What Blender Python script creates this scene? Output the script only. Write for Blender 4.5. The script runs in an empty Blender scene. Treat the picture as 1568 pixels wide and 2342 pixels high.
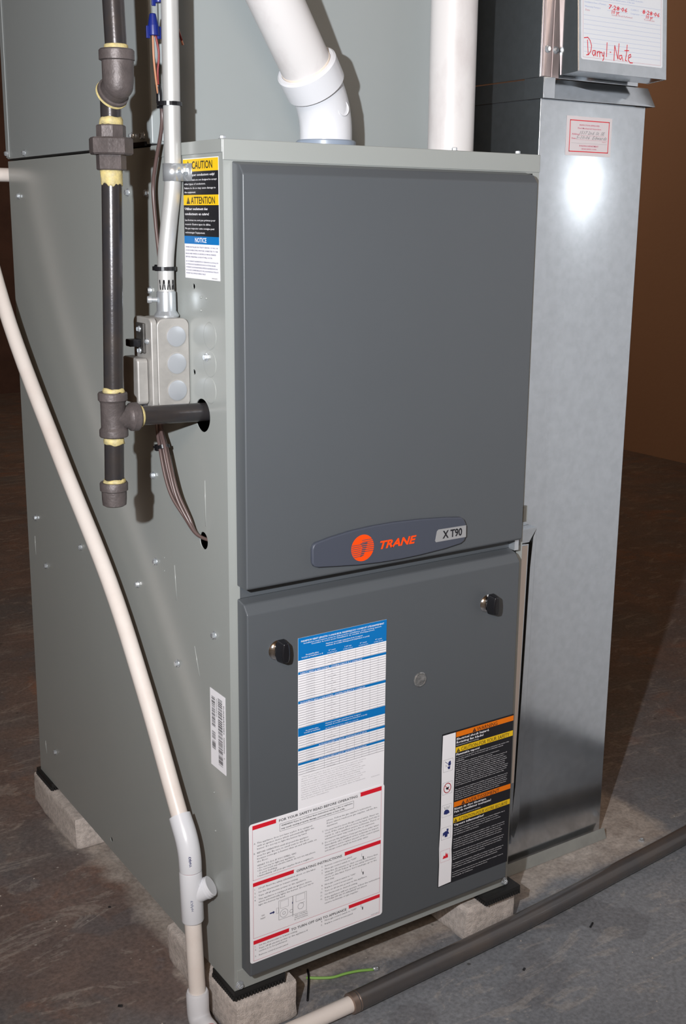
import bpy, bmesh, math, random
from mathutils import Vector, Matrix, noise
random.seed(7)
S = bpy.context.scene
COL = S.collection

# ------------------------------------------------------------------ camera
cd = bpy.data.cameras.new('camera'); cam = bpy.data.objects.new('camera', cd); COL.objects.link(cam)
cam.location = (-0.58977, -1.13224, 0.93871)
cam.rotation_euler = (1.34222, -0.01112, -0.58902)
cd.sensor_fit = 'HORIZONTAL'; cd.sensor_width = 36.0
cd.lens = 2666.33/1568*36
cd.shift_x = -26.6/1568; cd.shift_y = -54.3/1568
cd.clip_start = 0.02; cd.clip_end = 50
S.camera = cam

# ------------------------------------------------------------------ world, lights, exposure
w = bpy.data.worlds.new('world'); S.world = w; w.use_nodes = True
w.node_tree.nodes['Background'].inputs[0].default_value = (0.05, 0.035, 0.025, 1)
w.node_tree.nodes['Background'].inputs[1].default_value = 0.2

def aim(o, p):
    o.rotation_euler = (Vector(p)-o.location).to_track_quat('-Z', 'Y').to_euler()

def lamp(name, kind, loc, target, power, col, **kw):
    l = bpy.data.lights.new(name, kind); l.energy = power; l.color = col
    for k, v in kw.items(): setattr(l, k, v)
    o = bpy.data.objects.new(name, l); COL.objects.link(o); o.location = loc; aim(o, target)
    return o
# the photographer's flash, held left of the lens and aimed slightly upwards
lamp('camera_flash', 'SPOT', (-0.78, -0.99, 1.05), (0.16, 0.19, 1.10), 116, (0.955, 0.99, 1.03),
     spot_size=math.radians(120), spot_blend=1.0, shadow_soft_size=0.012)
# basement ceiling bulb, warm
lamp('ceiling_bulb', 'POINT', (-1.4, -2.0, 2.05), (0, 0, 0), 60, (1.0, 0.76, 0.56), shadow_soft_size=0.30)
# second ceiling bulb at the far end of the basement
lamp('ceiling_bulb', 'POINT', (1.9, 3.4, 2.05), (0, 0, 0), 23, (1.0, 0.72, 0.50), shadow_soft_size=0.10)
S.view_settings.view_transform = 'Standard'; S.view_settings.look = 'None'
S.view_settings.exposure = 0.0; S.view_settings.gamma = 1.0
S.view_settings.use_curve_mapping = False

# ------------------------------------------------------------------ materials
def lin(c):
    return tuple((x/12.92 if x <= 0.04045 else ((x+0.055)/1.055)**2.4) for x in c)
def rgb(r, g, b): return lin((r/255, g/255, b/255))

MATS = {}
def mat(name, col, rough=0.5, metal=0.0, var=0.0, vscale=8.0, bump=0.0, bscale=200.0, spec=0.5, coat=0.0, col2=None, trans=0.0, lo=0.35, hi=0.65, stretch=None, rvar=0.0):
    if name in MATS: return MATS[name]
    m = bpy.data.materials.new(name); m.use_nodes = True
    nt = m.node_tree; b = nt.nodes['Principled BSDF']
    b.inputs['Base Color'].default_value = (*col, 1)
    b.inputs['Roughness'].default_value = rough
    b.inputs['Metallic'].default_value = metal
    b.inputs['Specular IOR Level'].default_value = spec
    b.inputs['Coat Weight'].default_value = coat
    b.inputs['Transmission Weight'].default_value = trans
    tc = nt.nodes.new('ShaderNodeTexCoord'); mp = nt.nodes.new('ShaderNodeMapping')
    nt.links.new(tc.outputs['Object'], mp.inputs[0])
    if stretch: mp.inputs['Scale'].default_value = stretch
    if col2 is None and var: col2 = tuple(c*(1-var) for c in col)
    if col2 is not None:
        n = nt.nodes.new('ShaderNodeTexNoise'); n.inputs['Scale'].default_value = vscale; n.inputs['Detail'].default_value = 8; n.inputs['Roughness'].default_value = 0.62
        nt.links.new(mp.outputs[0], n.inputs[0])
        cr = nt.nodes.new('ShaderNodeValToRGB'); cr.color_ramp.elements[0].position = lo; cr.color_ramp.elements[1].position = hi
        cr.color_ramp.elements[0].color = (*col2, 1); cr.color_ramp.elements[1].color = (*col, 1)
        nt.links.new(n.outputs[0], cr.inputs[0]); nt.links.new(cr.outputs[0], b.inputs['Base Color'])
    if rvar:
        n3 = nt.nodes.new('ShaderNodeTexNoise'); n3.inputs['Scale'].default_value = 14; n3.inputs['Detail'].default_value = 4
        nt.links.new(mp.outputs[0], n3.inputs[0])
        mr = nt.nodes.new('ShaderNodeMapRange'); mr.inputs[3].default_value = rough-rvar; mr.inputs[4].default_value = rough+rvar
        nt.links.new(n3.outputs[0], mr.inputs[0]); nt.links.new(mr.outputs[0], b.inputs['Roughness'])
    if bump:
        n2 = nt.nodes.new('ShaderNodeTexNoise'); n2.inputs['Scale'].default_value = bscale; n2.inputs['Detail'].default_value = 5
        nt.links.new(mp.outputs[0], n2.inputs[0])
        bp = nt.nodes.new('ShaderNodeBump'); bp.inputs['Strength'].default_value = bump; bp.inputs['Distance'].default_value = 0.001
        nt.links.new(n2.outputs[0], bp.inputs['Height']); nt.links.new(bp.outputs[0], b.inputs['Normal'])
    MATS[name] = m
    return m

PAINT = mat('light_grey_enamel', (0.330, 0.348, 0.336), 0.23, var=0.03, vscale=3, bump=0.03, bscale=500, spec=0.5)
COIL = mat('coil_enamel', (0.315, 0.342, 0.345), 0.30, var=0.03, vscale=3, spec=0.45)
DOOR = mat('dark_grey_enamel', (0.090, 0.099, 0.109), 0.40, var=0.04, vscale=3, bump=0.04, bscale=700)
BADGE = mat('charcoal_plastic', (0.062, 0.07, 0.095), 0.45, bump=0.05, bscale=900)
ORANGE = mat('orange_print', (0.95, 0.07, 0.0), 0.5)
SILVER = mat('silver_print', (0.32, 0.32, 0.33), 0.4)
WHITE = mat('white_label_stock', (0.93, 0.92, 0.96), 0.45)
PAPER = mat('white_card', (0.80, 0.83, 0.88), 0.5)
PAPER2 = mat('pinkish_sticker', (0.72, 0.66, 0.68), 0.5)
BLACKP = mat('black_print', (0.012, 0.012, 0.016), 0.42)
GREYP = mat('grey_print', (0.30, 0.29, 0.31), 0.5)
GREYL = mat('pale_grey_print', (0.42, 0.41, 0.44), 0.5)
REDP = mat('red_print', (0.75, 0.012, 0.03), 0.45)
PINKP = mat('thin_red_line', (0.62, 0.25, 0.30), 0.5)
BLUEP = mat('blue_print', (0.0, 0.17, 0.50), 0.42)
YELP = mat('yellow_print', (0.87, 0.55, 0.01), 0.42)
ORGP = mat('orange_band', (0.85, 0.19, 0.0), 0.42)
NAVY = mat('navy_print', (0.02, 0.03, 0.16), 0.5)
PALEB = mat('pale_blue_line', (0.40, 0.48, 0.72), 0.5)
PVC = mat('white_pvc', (0.80, 0.735, 0.69), 0.33, var=0.10, vscale=9, col2=(0.72, 0.63, 0.58), spec=0.45, lo=0.3, hi=0.55)
PVCW = mat('bright_white_pvc', (0.72, 0.73, 0.77), 0.28, var=0.04)
VENT = mat('vent_pvc', (0.70, 0.68, 0.68), 0.38, col2=(0.58, 0.54, 0.54), vscale=11, lo=0.32, hi=0.5, stretch=(1, 1, 0.5))
GREYR = mat('grey_rubber', (0.25, 0.30, 0.38), 0.35)
IRON = mat('black_iron', (0.062, 0.055, 0.055), 0.38, metal=0.25, var=0.35, vscale=30, bump=0.25, bscale=350, rvar=0.1)
PIPEB = mat('black_steel_pipe', (0.040, 0.040, 0.046), 0.24, metal=0.45, col2=(0.060, 0.050, 0.046), vscale=22, bump=0.10, bscale=300, rvar=0.08)
MALLE = mat('malleable_iron', (0.12, 0.10, 0.098), 0.5, metal=0.3, var=0.35, vscale=40, bump=0.5, bscale=260)
DOPE = mat('yellow_pipe_dope', (0.58, 0.47, 0.19), 0.6, col2=(0.36, 0.31, 0.17), vscale=90, bump=0.6, bscale=300)
EMT = mat('aluminium_conduit', (0.55, 0.55, 0.54), 0.42, metal=0.35, var=0.15, vscale=25, stretch=(1, 1, 0.3))
ZINC = mat('bright_zinc', (0.66, 0.70, 0.74), 0.26, metal=0.72)
GALV = mat('galvanised_steel', (0.585, 0.615, 0.645), 0.135, metal=0.95, var=0.10, vscale=70, rvar=0.03)
BOXM = mat('steel_box', (0.43, 0.415, 0.395), 0.42, metal=0.35, var=0.22, vscale=35, lo=0.3, hi=0.6)
KOM = mat('knockout_steel', (0.40, 0.42, 0.45), 0.35, metal=0.35)
BLKPL = mat('black_plastic', (0.010, 0.010, 0.012), 0.28)
RUBBER = mat('black_rubber', (0.013, 0.013, 0.013), 0.55)
BRICK = mat('concrete_brick', (0.64, 0.575, 0.535), 0.9, col2=(0.40, 0.36, 0.335), vscale=130, bump=1.0, bscale=520, lo=0.3, hi=0.6)
WIREB = mat('brown_cable', (0.10, 0.065, 0.06), 0.32)
WIRER = mat('red_wire', (0.20, 0.015, 0.012), 0.4)
WIREO = mat('orange_wire', (0.42, 0.19, 0.10), 0.4)
WIREG = mat('green_wire', (0.22, 0.42, 0.09), 0.45)
NUTB = mat('blue_wire_nut', (0.008, 0.018, 0.16), 0.35)
COPPER = mat('copper', (0.75, 0.33, 0.22), 0.35, metal=0.8)
CHROME = mat('chrome', (0.75, 0.75, 0.76), 0.10, metal=1.0)
GALVF = mat('dull_galvanised_flange', (0.36, 0.37, 0.35), 0.42, metal=0.3, var=0.15, vscale=30)
DARK = mat('shade_black', (0.006, 0.006, 0.006), 0.8)  # near-black colour standing in for shade inside gaps and hollows
FILT = mat('filter_cardboard', (0.86, 0.77, 0.71), 0.6)
_n = GALV.node_tree; _b = _n.nodes['Principled BSDF']; _t = _n.nodes.new('ShaderNodeTangent'); _t.direction_type = 'RADIAL'; _t.axis = 'Z'
_n.links.new(_t.outputs[0], _b.inputs['Tangent']); _b.inputs['Anisotropic'].default_value = 0.78; _b.inputs['Anisotropic Rotation'].default_value = 0.25
GALVP = mat('galvanised_flange', (0.60, 0.50, 0.49), 0.40, metal=0.6, var=0.2, vscale=30, stretch=(6, 6, 1))
GLASS = mat('clear_lens', (0.20, 0.20, 0.20), 0.06, spec=1.0, coat=1.0, col2=(0.08, 0.08, 0.08), vscale=220)
HOSE = mat('dark_grey_pipe', (0.085, 0.082, 0.085), 0.22, col2=(0.112, 0.096, 0.088), vscale=16, spec=0.5, bump=0.08, bscale=90, metal=0.15)
RINGM = mat('brass_coupling', (0.34, 0.26, 0.22), 0.35, metal=0.7)
PRIMER = mat('red_primer', (0.62, 0.20, 0.20), 0.45)

def floor_material():
    m = bpy.data.materials.new('stained_concrete'); m.use_nodes = True; nt = m.node_tree; N = nt.nodes; L = nt.links
    b = N['Principled BSDF']; tc = N.new('ShaderNodeTexCoord')
    def nz(scale, det=8, rough=0.6, st=None, dist=0.0):
        n = N.new('ShaderNodeTexNoise'); n.inputs['Scale'].default_value = scale; n.inputs['Detail'].default_value = det; n.inputs['Roughness'].default_value = rough; n.inputs['Distortion'].default_value = dist
        if st:
            mp = N.new('ShaderNodeMapping'); mp.inputs['Scale'].default_value = st; L.new(tc.outputs['Object'], mp.inputs[0]); L.new(mp.outputs[0], n.inputs[0])
        else: L.new(tc.outputs['Object'], n.inputs[0])
        return n.outputs[0]
    def ramp(f, a, b_, c0=0.0, c1=1.0):
        r = N.new('ShaderNodeMapRange'); r.inputs[1].default_value = a; r.inputs[2].default_value = b_; r.inputs[3].default_value = c0; r.inputs[4].default_value = c1; r.clamp = True
        L.new(f, r.inputs[0]); return r.outputs[0]
    def mix(fac, a, c):
        x = N.new('ShaderNodeMix'); x.data_type = 'RGBA'
        L.new(fac, x.inputs[0])
        for s, v in ((6, a), (7, c)):
            if isinstance(v, tuple): x.inputs[s].default_value = (*v, 1)
            else: L.new(v, x.inputs[s])
        return x.outputs[2]
    def math_(op, a, c):
        x = N.new('ShaderNodeMath'); x.operation = op
        for i, v in enumerate((a, c)):
            if isinstance(v, (int, float)): x.inputs[i].default_value = v
            else: L.new(v, x.inputs[i])
        return x.outputs[0]
    sep = N.new('ShaderNodeSeparateXYZ'); L.new(tc.outputs['Object'], sep.inputs[0])
    # worn blue-grey paint over brown concrete: paint survives towards the front right
    base = mix(ramp(nz(2.3), 0.4, 0.62), (0.200, 0.216, 0.242), (0.272, 0.285, 0.308))
    side = ramp(math_('ADD', math_('SUBTRACT', math_('MULTIPLY', sep.outputs[0], 0.35), math_('MULTIPLY', sep.outputs[1], 1.5)), math_('MULTIPLY', nz(3.2, 10, 0.68), 0.9)), 0.18, 0.62)
    brown = mix(ramp(nz(9, 12, 0.7), 0.42, 0.66), (0.175, 0.135, 0.125), (0.245, 0.175, 0.150))
    brown = mix(ramp(nz(3.1, 8, 0.6), 0.46, 0.66), brown, (0.165, 0.160, 0.162))
    rust = ramp(nz(4.5, 10, 0.7, (1, 1, 1), 0.6), 0.56, 0.70)
    brown = mix(math_('MULTIPLY', rust, 0.55), brown, (0.40, 0.17, 0.085))
    col = mix(side, brown, base)
    # dark water stains
    col = mix(math_('MULTIPLY', ramp(nz(11, 3, 0.4), 0.585, 0.615), 0.42), col, (0.157, 0.157, 0.170))
    # scuffed swirls
    col = mix(math_('MULTIPLY', ramp(nz(5.5, 6, 0.75, (1, 3.2, 1), 2.0), 0.555, 0.60), 0.30), col, (0.500, 0.453, 0.407))
    # bare tan concrete under the furnace and the duct
    nb = math_('MULTIPLY', math_('SUBTRACT', nz(9, 6), 0.5), 0.12)
    dx = math_('ABSOLUTE', math_('SUBTRACT', sep.outputs[0], 0.44), 0.0)
    dy = math_('ABSOLUTE', math_('SUBTRACT', sep.outputs[1], 0.40), 0.0)
    dd = math_('MAXIMUM', math_('SUBTRACT', dx, 0.43), math_('SUBTRACT', dy, 0.365))
    patch = ramp(math_('ADD', dd, nb), -0.012, 0.012, 1.0, 0.0)
    tan = mix(ramp(nz(26, 8, 0.7), 0.36, 0.66), (0.400, 0.345, 0.305), (0.600, 0.540, 0.490))
    col = mix(math_('MULTIPLY', patch, 0.85), col, tan)
    # grit
    vor = N.new('ShaderNodeTexVoronoi'); vor.inputs['Scale'].default_value = 26; vor.inputs['Randomness'].default_value = 1.0; L.new(tc.outputs['Object'], vor.inputs[0])
    col = mix(ramp(vor.outputs['Distance'], 0.035, 0.055, 0.75, 0.0), col, (0.48, 0.45, 0.42))
    vor2 = N.new('ShaderNodeTexVoronoi'); vor2.inputs['Scale'].default_value = 13.3; L.new(tc.outputs['Object'], vor2.inputs[0])
    col = mix(ramp(vor2.outputs['Distance'], 0.03, 0.05, 0.7, 0.0), col, (0.05, 0.045, 0.04))
    fine = mix(ramp(nz(160, 4, 0.7), 0.35, 0.65), (0.72, 0.72, 0.72), (1.12, 1.12, 1.12))
    mu = N.new('ShaderNodeMix'); mu.data_type = 'RGBA'; mu.blend_type = 'MULTIPLY'; mu.inputs[0].default_value = 1.0
    L.new(col, mu.inputs[6]); L.new(fine, mu.inputs[7]); L.new(mu.outputs[2], b.inputs['Base Color'])
    L.new(ramp(nz(7), 0.3, 0.7, 0.38, 0.65), b.inputs['Roughness'])
    bp = N.new('ShaderNodeBump'); bp.inputs['Strength'].default_value = 0.35; bp.inputs['Distance'].default_value = 0.002
    L.new(nz(45, 10, 0.7), bp.inputs['Height']); L.new(bp.outputs[0], b.inputs['Normal'])
    return m

def wall_material():
    m = bpy.data.materials.new('tan_wall_paint'); m.use_nodes = True; nt = m.node_tree; N = nt.nodes; L = nt.links
    b = N['Principled BSDF']; tc = N.new('ShaderNodeTexCoord')
    n = N.new('ShaderNodeTexNoise'); n.inputs['Scale'].default_value = 1.2; n.inputs['Detail'].default_value = 8
    L.new(tc.outputs['Object'], n.inputs[0])
    cr = N.new('ShaderNodeValToRGB'); cr.color_ramp.elements[0].color = (0.40, 0.245, 0.165, 1); cr.color_ramp.elements[1].color = (0.50, 0.31, 0.21, 1)
    L.new(n.outputs[0], cr.inputs[0]); L.new(cr.outputs[0], b.inputs['Base Color']); b.inputs['Roughness'].default_value = 0.75
    n2 = N.new('ShaderNodeTexNoise'); n2.inputs['Scale'].default_value = 40
    L.new(tc.outputs['Object'], n2.inputs[0])
    bp = N.new('ShaderNodeBump'); bp.inputs['Strength'].default_value = 0.3; bp.inputs['Distance'].default_value = 0.003
    L.new(n2.outputs[0], bp.inputs['Height']); L.new(bp.outputs[0], b.inputs['Normal'])
    return m

# ------------------------------------------------------------------ object helpers
def link(o, parent=None):
    COL.objects.link(o)
    if parent is not None: o.parent = parent
    return o
def empty(name, label, cat, loc=(0, 0, 0), group=None):
    o = bpy.data.objects.new(name, None); COL.objects.link(o); o.location = loc
    o.empty_display_size = 0.05
    return tag(o, label, cat, group)
def tag(o, label, cat, group=None):
    o['label'] = label; o['category'] = cat
    if group: o['group'] = group
    return o
def obj(name, bm, m, parent=None, smooth=False, bevel=0.0, segs=2, label=None, angle=35):
    """links a bmesh (built in world coordinates) as ONE mesh object; its origin goes to the base of the mesh"""
    me = bpy.data.meshes.new(name)
    bmesh.ops.recalc_face_normals(bm, faces=bm.faces)
    bm.to_mesh(me); bm.free()
    if isinstance(m, (list, tuple)):
        for x in m: me.materials.append(x)
    else: me.materials.append(m)
    o = bpy.data.objects.new(name, me)
    co = [v.co for v in me.vertices]
    if co:
        c = Vector(((min(v.x for v in co)+max(v.x for v in co))/2, (min(v.y for v in co)+max(v.y for v in co))/2, min(v.z for v in co)))
        me.transform(Matrix.Translation(-c))
        pl = Vector((0, 0, 0))
        p = parent
        while p is not None: pl += p.location; p = p.parent
        o.location = c-pl
    link(o, parent)
    if smooth:
        me.polygons.foreach_set('use_smooth', [True]*len(me.polygons)); me.update()
    if bevel:
        md = o.modifiers.new('bevel', 'BEVEL'); md.width = bevel; md.segments = segs; md.limit_method = 'ANGLE'; md.angle_limit = math.radians(angle)
        md.harden_normals = False
        me.polygons.foreach_set('use_smooth', [True]*len(me.polygons))
        wn = o.modifiers.new('normals', 'WEIGHTED_NORMAL'); wn.keep_sharp = False
    if label: o['label'] = label
    return o
def box(bm, lo, hi, mi=0):
    vs = [bm.verts.new((x, y, z)) for x in (lo[0], hi[0]) for y in (lo[1], hi[1]) for z in (lo[2], hi[2])]
    for f in ((0, 1, 3, 2), (4, 6, 7, 5), (0, 4, 5, 1), (2, 3, 7, 6), (0, 2, 6, 4), (1, 5, 7, 3)):
        bm.faces.new([vs[i] for i in f]).material_index = mi
    return vs
def BX(lo, hi):
    bm = bmesh.new(); box(bm, lo, hi); return bm
def catmull(pts, n=8):
    P = [Vector(p) for p in pts]; P = [P[0]*2-P[1]]+P+[P[-1]*2-P[-2]]; out = []
    for i in range(1, len(P)-2):
        for k in range(n):
            t = k/n
            out.append(0.5*((2*P[i])+(P[i+1]-P[i-1])*t+(2*P[i-1]-5*P[i]+4*P[i+1]-P[i+2])*t*t+(3*P[i]-P[i-1]-3*P[i+1]+P[i+2])*t**3))
    out.append(P[-2]); return out
def arcbend(a, b, c, r, n=8):
    """points of a rounded corner at b of radius-ish r"""
    a, b, c = Vector(a), Vector(b), Vector(c)
    p = b+(a-b).normalized()*r; q = b+(c-b).normalized()*r
    return [p*(1-t)**2+b*2*t*(1-t)+q*t*t for t in [i/n for i in range(n+1)]]
def tube(bm, pts, r, seg=24, caps=True, mi=0):
    P = [Vector(p) for p in pts]; n = len(P)
    R = list(r) if isinstance(r, (list, tuple)) else [r]*n
    T = []
    for i in range(n):
        t = (P[min(i+1, n-1)]-P[max(i-1, 0)])
        T.append(t.normalized())
    up = Vector((0, 0, 1)) if abs(T[0].z) < 0.9 else Vector((1, 0, 0))
    u = T[0].cross(up).normalized(); rings = []
    for i in range(n):
        u = (u-T[i]*u.dot(T[i])).normalized(); v = T[i].cross(u)
        rings.append([bm.verts.new(P[i]+(u*math.cos(2*math.pi*k/seg)+v*math.sin(2*math.pi*k/seg))*R[i]) for k in range(seg)])
    for i in range(n-1):
        for k in range(seg):
            f = bm.faces.new((rings[i][k], rings[i][(k+1) % seg], rings[i+1][(k+1) % seg], rings[i+1][k])); f.smooth = True; f.material_index = mi
    if caps:
        bm.faces.new(rings[0][::-1]).material_index = mi; bm.faces.new(rings[-1]).material_index = mi
    return bm
def TB(pts, r, seg=24): return tube(bmesh.new(), pts, r, seg)
def lathe(bm, prof, org, axis, seg=28, mi=0):
    """prof: (radius, distance along the axis)"""
    a = Vector(axis).normalized(); o = Vector(org)
    up = Vector((0, 0, 1)) if abs(a.z) < 0.9 else Vector((1, 0, 0))
    u = a.cross(up).normalized(); v = a.cross(u); rings = []
    for r, t in prof:
        rings.append([bm.verts.new(o+a*t+(u*math.cos(2*math.pi*k/seg)+v*math.sin(2*math.pi*k/seg))*max(r, 1e-5)) for k in range(seg)])
    for i in range(len(prof)-1):
        for k in range(seg):
            f = bm.faces.new((rings[i][k], rings[i][(k+1) % seg], rings[i+1][(k+1) % seg], rings[i+1][k])); f.material_index = mi
    bm.faces.new(rings[0][::-1]).material_index = mi; bm.faces.new(rings[-1]).material_index = mi
    return bm
def LT(prof, org, axis, seg=28): return lathe(bmesh.new(), prof, org, axis, seg)
def smooth_by_angle(o, deg=35):
    me = o.data
    me.polygons.foreach_set('use_smooth', [True]*len(me.polygons))
    bm = bmesh.new(); bm.from_mesh(me)
    for e in bm.edges:
        if len(e.link_faces) == 2 and e.calc_face_angle(0) > math.radians(deg): e.smooth = False
    bm.to_mesh(me); bm.free()
    return o
def prism(bm, pts2, f3, d, mi=0):
    """extrudes polygon pts2 (mapped by f3(u,v,depth)) by depth 0..d"""
    a = [bm.verts.new(f3(u, v, 0)) for u, v in pts2]; b = [bm.verts.new(f3(u, v, d)) for u, v in pts2]
    bm.faces.new(a[::-1]).material_index = mi; bm.faces.new(b).material_index = mi
    n = len(a)
    for i in range(n): bm.faces.new((a[i], a[(i+1) % n], b[(i+1) % n], b[i])).material_index = mi
    return bm
def rrect(u0, v0, u1, v1, r, n=5):
    pts = []
    for cx, cy, a0 in ((u1-r, v0+r, -90), (u1-r, v1-r, 0), (u0+r, v1-r, 90), (u0+r, v0+r, 180)):
        for k in range(n+1):
            a = math.radians(a0+90*k/n); pts.append((cx+r*math.cos(a), cy+r*math.sin(a)))
    return pts

def make_screw_mesh():
    """hex washer head screw, axis +Z, at origin"""
    bm = bmesh.new()
    lathe(bm, [(0.0046, 0), (0.0050, 0.0004), (0.0047, 0.0009), (0.0034, 0.0012)], (0, 0, 0), (0, 0, 1), 20)
    lathe(bm, [(0.0036, 0.0010), (0.0036, 0.0038), (0.0031, 0.0044)], (0, 0, 0), (0, 0, 1), 6)
    box(bm, (-0.0026, -0.0004, 0.0044), (0.0026, 0.0004, 0.0047))
    bmesh.ops.recalc_face_normals(bm, faces=bm.faces)
    me = bpy.data.meshes.new('screw'); bm.to_mesh(me); bm.free(); me.materials.append(ZINC); return me
SCREW = make_screw_mesh()
def screw(parent, loc, normal, name='screw', s=1.0):
    o = bpy.data.objects.new(name, SCREW); link(o, parent)
    pl = Vector((0, 0, 0)); p = parent
    while p is not None: pl += p.location; p = p.parent
    o.location = Vector(loc)-pl
    q = Vector(normal).to_track_quat('Z', 'Y') @ Matrix.Rotation(random.uniform(0, 3), 4, 'Z').to_quaternion()
    o.rotation_mode = 'QUATERNION'; o.rotation_quaternion = q; o.scale = (s, s, s)
    return o

# ------------------------------------------------------------------ printed labels: base sheet, bands and lettering in one thin mesh
class Label:
    def __init__(s, org, U, V, N):
        s.o, s.U, s.V, s.N = Vector(org), Vector(U), Vector(V), Vector(N)   # V points DOWN the label
        s.v = []; s.f = []; s.m = []; s.mats = []; s.texts = []
    def mi(s, m):
        if m not in s.mats: s.mats.append(m)
        return s.mats.index(m)
    def P(s, u, v, h): return s.o+s.U*u+s.V*v+s.N*h
    def poly(s, pts, m, h=0.00045, h0=0.0):
        n = len(s.v); k = len(pts)
        s.v += [s.P(u, v, h) for u, v in pts]+[s.P(u, v, h0) for u, v in pts]
        s.f.append(list(range(n, n+k))); s.m.append(s.mi(m))
        for i in range(k):
            j = (i+1) % k; s.f.append([n+i, n+k+i, n+k+j, n+j]); s.m.append(s.mi(m))
    def flat(s, pts, m, h=0.00055):
        n = len(s.v); s.v += [s.P(u, v, h) for u, v in pts]; s.f.append(list(range(n, n+len(pts)))); s.m.append(s.mi(m))
    def rect(s, u0, v0, u1, v1, m, h=0.00045): s.flat([(u0, v0), (u1, v0), (u1, v1), (u0, v1)], m, h)
    def base(s, u1, v1, m, r=0.0, h=0.0003, u0=0, v0=0):
        s.poly(rrect(u0, v0, u1, v1, r) if r else [(u0, v0), (u1, v0), (u1, v1), (u0, v1)], m, h)
    def frame(s, u0, v0, u1, v1, t, m, h=0.0005):
        s.rect(u0, v0, u1, v0+t, m, h); s.rect(u0, v1-t, u1, v1, m, h); s.rect(u0, v0, u0+t, v1, m, h); s.rect(u1-t, v0, u1, v1, m, h)
    def stroke(s, pts, wd, m, h=0.0006):
        for (a, b), (c, d) in zip(pts[:-1], pts[1:]):
            dx, dy = c-a, d-b; L = math.hypot(dx, dy) or 1e-6; nx, ny = -dy/L*wd/2, dx/L*wd/2; ex, ey = dx/L*wd/3, dy/L*wd/3
            s.flat([(a+nx-ex, b+ny-ey), (c+nx+ex, d+ny+ey), (c-nx+ex, d-ny+ey), (a-nx-ex, b-ny-ey)], m, h)
    def text(s, t, u, v, cap, m, w=None, align='L', shear=0.0, bold=0.0, h=0.00065, rot=0.0, res=1):
        """cap = capital height; (u, v) = baseline start"""
        c = bpy.data.curves.new('t', 'FONT'); c.body = t; c.size = 1.0; c.shear = shear; c.offset = bold; c.resolution_u = res
        o = bpy.data.objects.new('t', c); COL.objects.link(o)
        s.texts.append((o, u, v, cap, m, w, align, h, rot))
    def tri(s, u, v, sz, m, mark):
        s.flat([(u, v), (u+sz, v), (u+sz/2, v-sz*0.9)], m, 0.0006)
        s.rect(u+sz*0.46, v-sz*0.55, u+sz*0.54, v-sz*0.22, mark, 0.0007); s.rect(u+sz*0.46, v-sz*0.15, u+sz*0.54, v-sz*0.07, mark, 0.0007)
LABELS = []
def flush_labels():
    bpy.context.view_layer.update(); dg = bpy.context.evaluated_depsgraph_get()
    for name, L, parent, lab in LABELS:
        for o, u, v, cap, m, w, align, h, rot in L.texts:
            me = bpy.data.meshes.new_from_object(o.evaluated_get(dg))
            if me.vertices:
                xs = [p.co.x for p in me.vertices]; x0, x1 = min(xs), max(xs)
                sc = cap/0.729; sx = sc
                if w: sx = w/(x1-x0)
                off = 0 if align == 'L' else (-(x1-x0)*sx/2 if align == 'C' else -(x1-x0)*sx)
                cr, sr = math.cos(rot), math.sin(rot)
                n = len(L.v); k = L.mi(m)
                for p in me.vertices:
                    du = off+(p.co.x-x0)*sx; dv = -p.co.y*sc
                    L.v.append(L.P(u+du*cr-dv*sr, v+du*sr+dv*cr, h))
                for q in me.polygons: L.f.append([n+i for i in q.vertices]); L.m.append(k)
            bpy.data.meshes.remove(me)
        for t in L.texts:
            c = t[0].data; bpy.data.objects.remove(t[0]); bpy.data.curves.remove(c)
        me = bpy.data.meshes.new(name)
        c = L.v[0].copy(); pl = Vector((0, 0, 0)); p = parent
        while p is not None: pl += p.location; p = p.parent
        me.from_pydata([tuple(x-c) for x in L.v], [], L.f)
        for m in L.mats: me.materials.append(m)
        me.polygons.foreach_set('material_index', L.m); me.update()
        o = bpy.data.objects.new(name, me); o.location = c-pl; link(o, parent)
        if lab: o['label'] = lab

# ================================================================== THE SETTING
def structure(name, bm, m):
    o = obj(name, bm, m); o['kind'] = 'structure'; return o
FZ = -0.07
fb = BX((-3.2, -3.0, FZ-0.1), (3.3, 5.5, FZ))
fl = structure('floor', fb, floor_material())
fl.data.transform(Matrix.Translation(fl.location)); fl.location = (0, 0, 0)
WM = wall_material()
structure('wall_right', BX((3.3, -3.0, FZ-0.1), (3.42, 5.5, 2.35)), WM)
structure('wall_back', BX((-3.2, 5.5, FZ-0.1), (3.42, 5.62, 2.35)), mat('dark_back_wall', (0.10, 0.05, 0.035), 0.8, var=0.3))
structure('wall_left', BX((-3.32, -3.0, FZ-0.1), (-3.2, 5.62, 2.35)), mat('left_wall_paint', (0.34, 0.32, 0.30), 0.8, var=0.1))
structure('wall_front', BX((-3.32, -3.12, FZ-0.1), (3.42, -3.0, 2.35)), mat('front_wall_paint', (0.50, 0.50, 0.50), 0.8, var=0.1))
structure('ceiling', BX((-3.32, -3.12, 2.35), (3.42, 5.62, 2.45)), mat('ceiling_wood', (0.30, 0.22, 0.15), 0.8, var=0.3))

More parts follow.
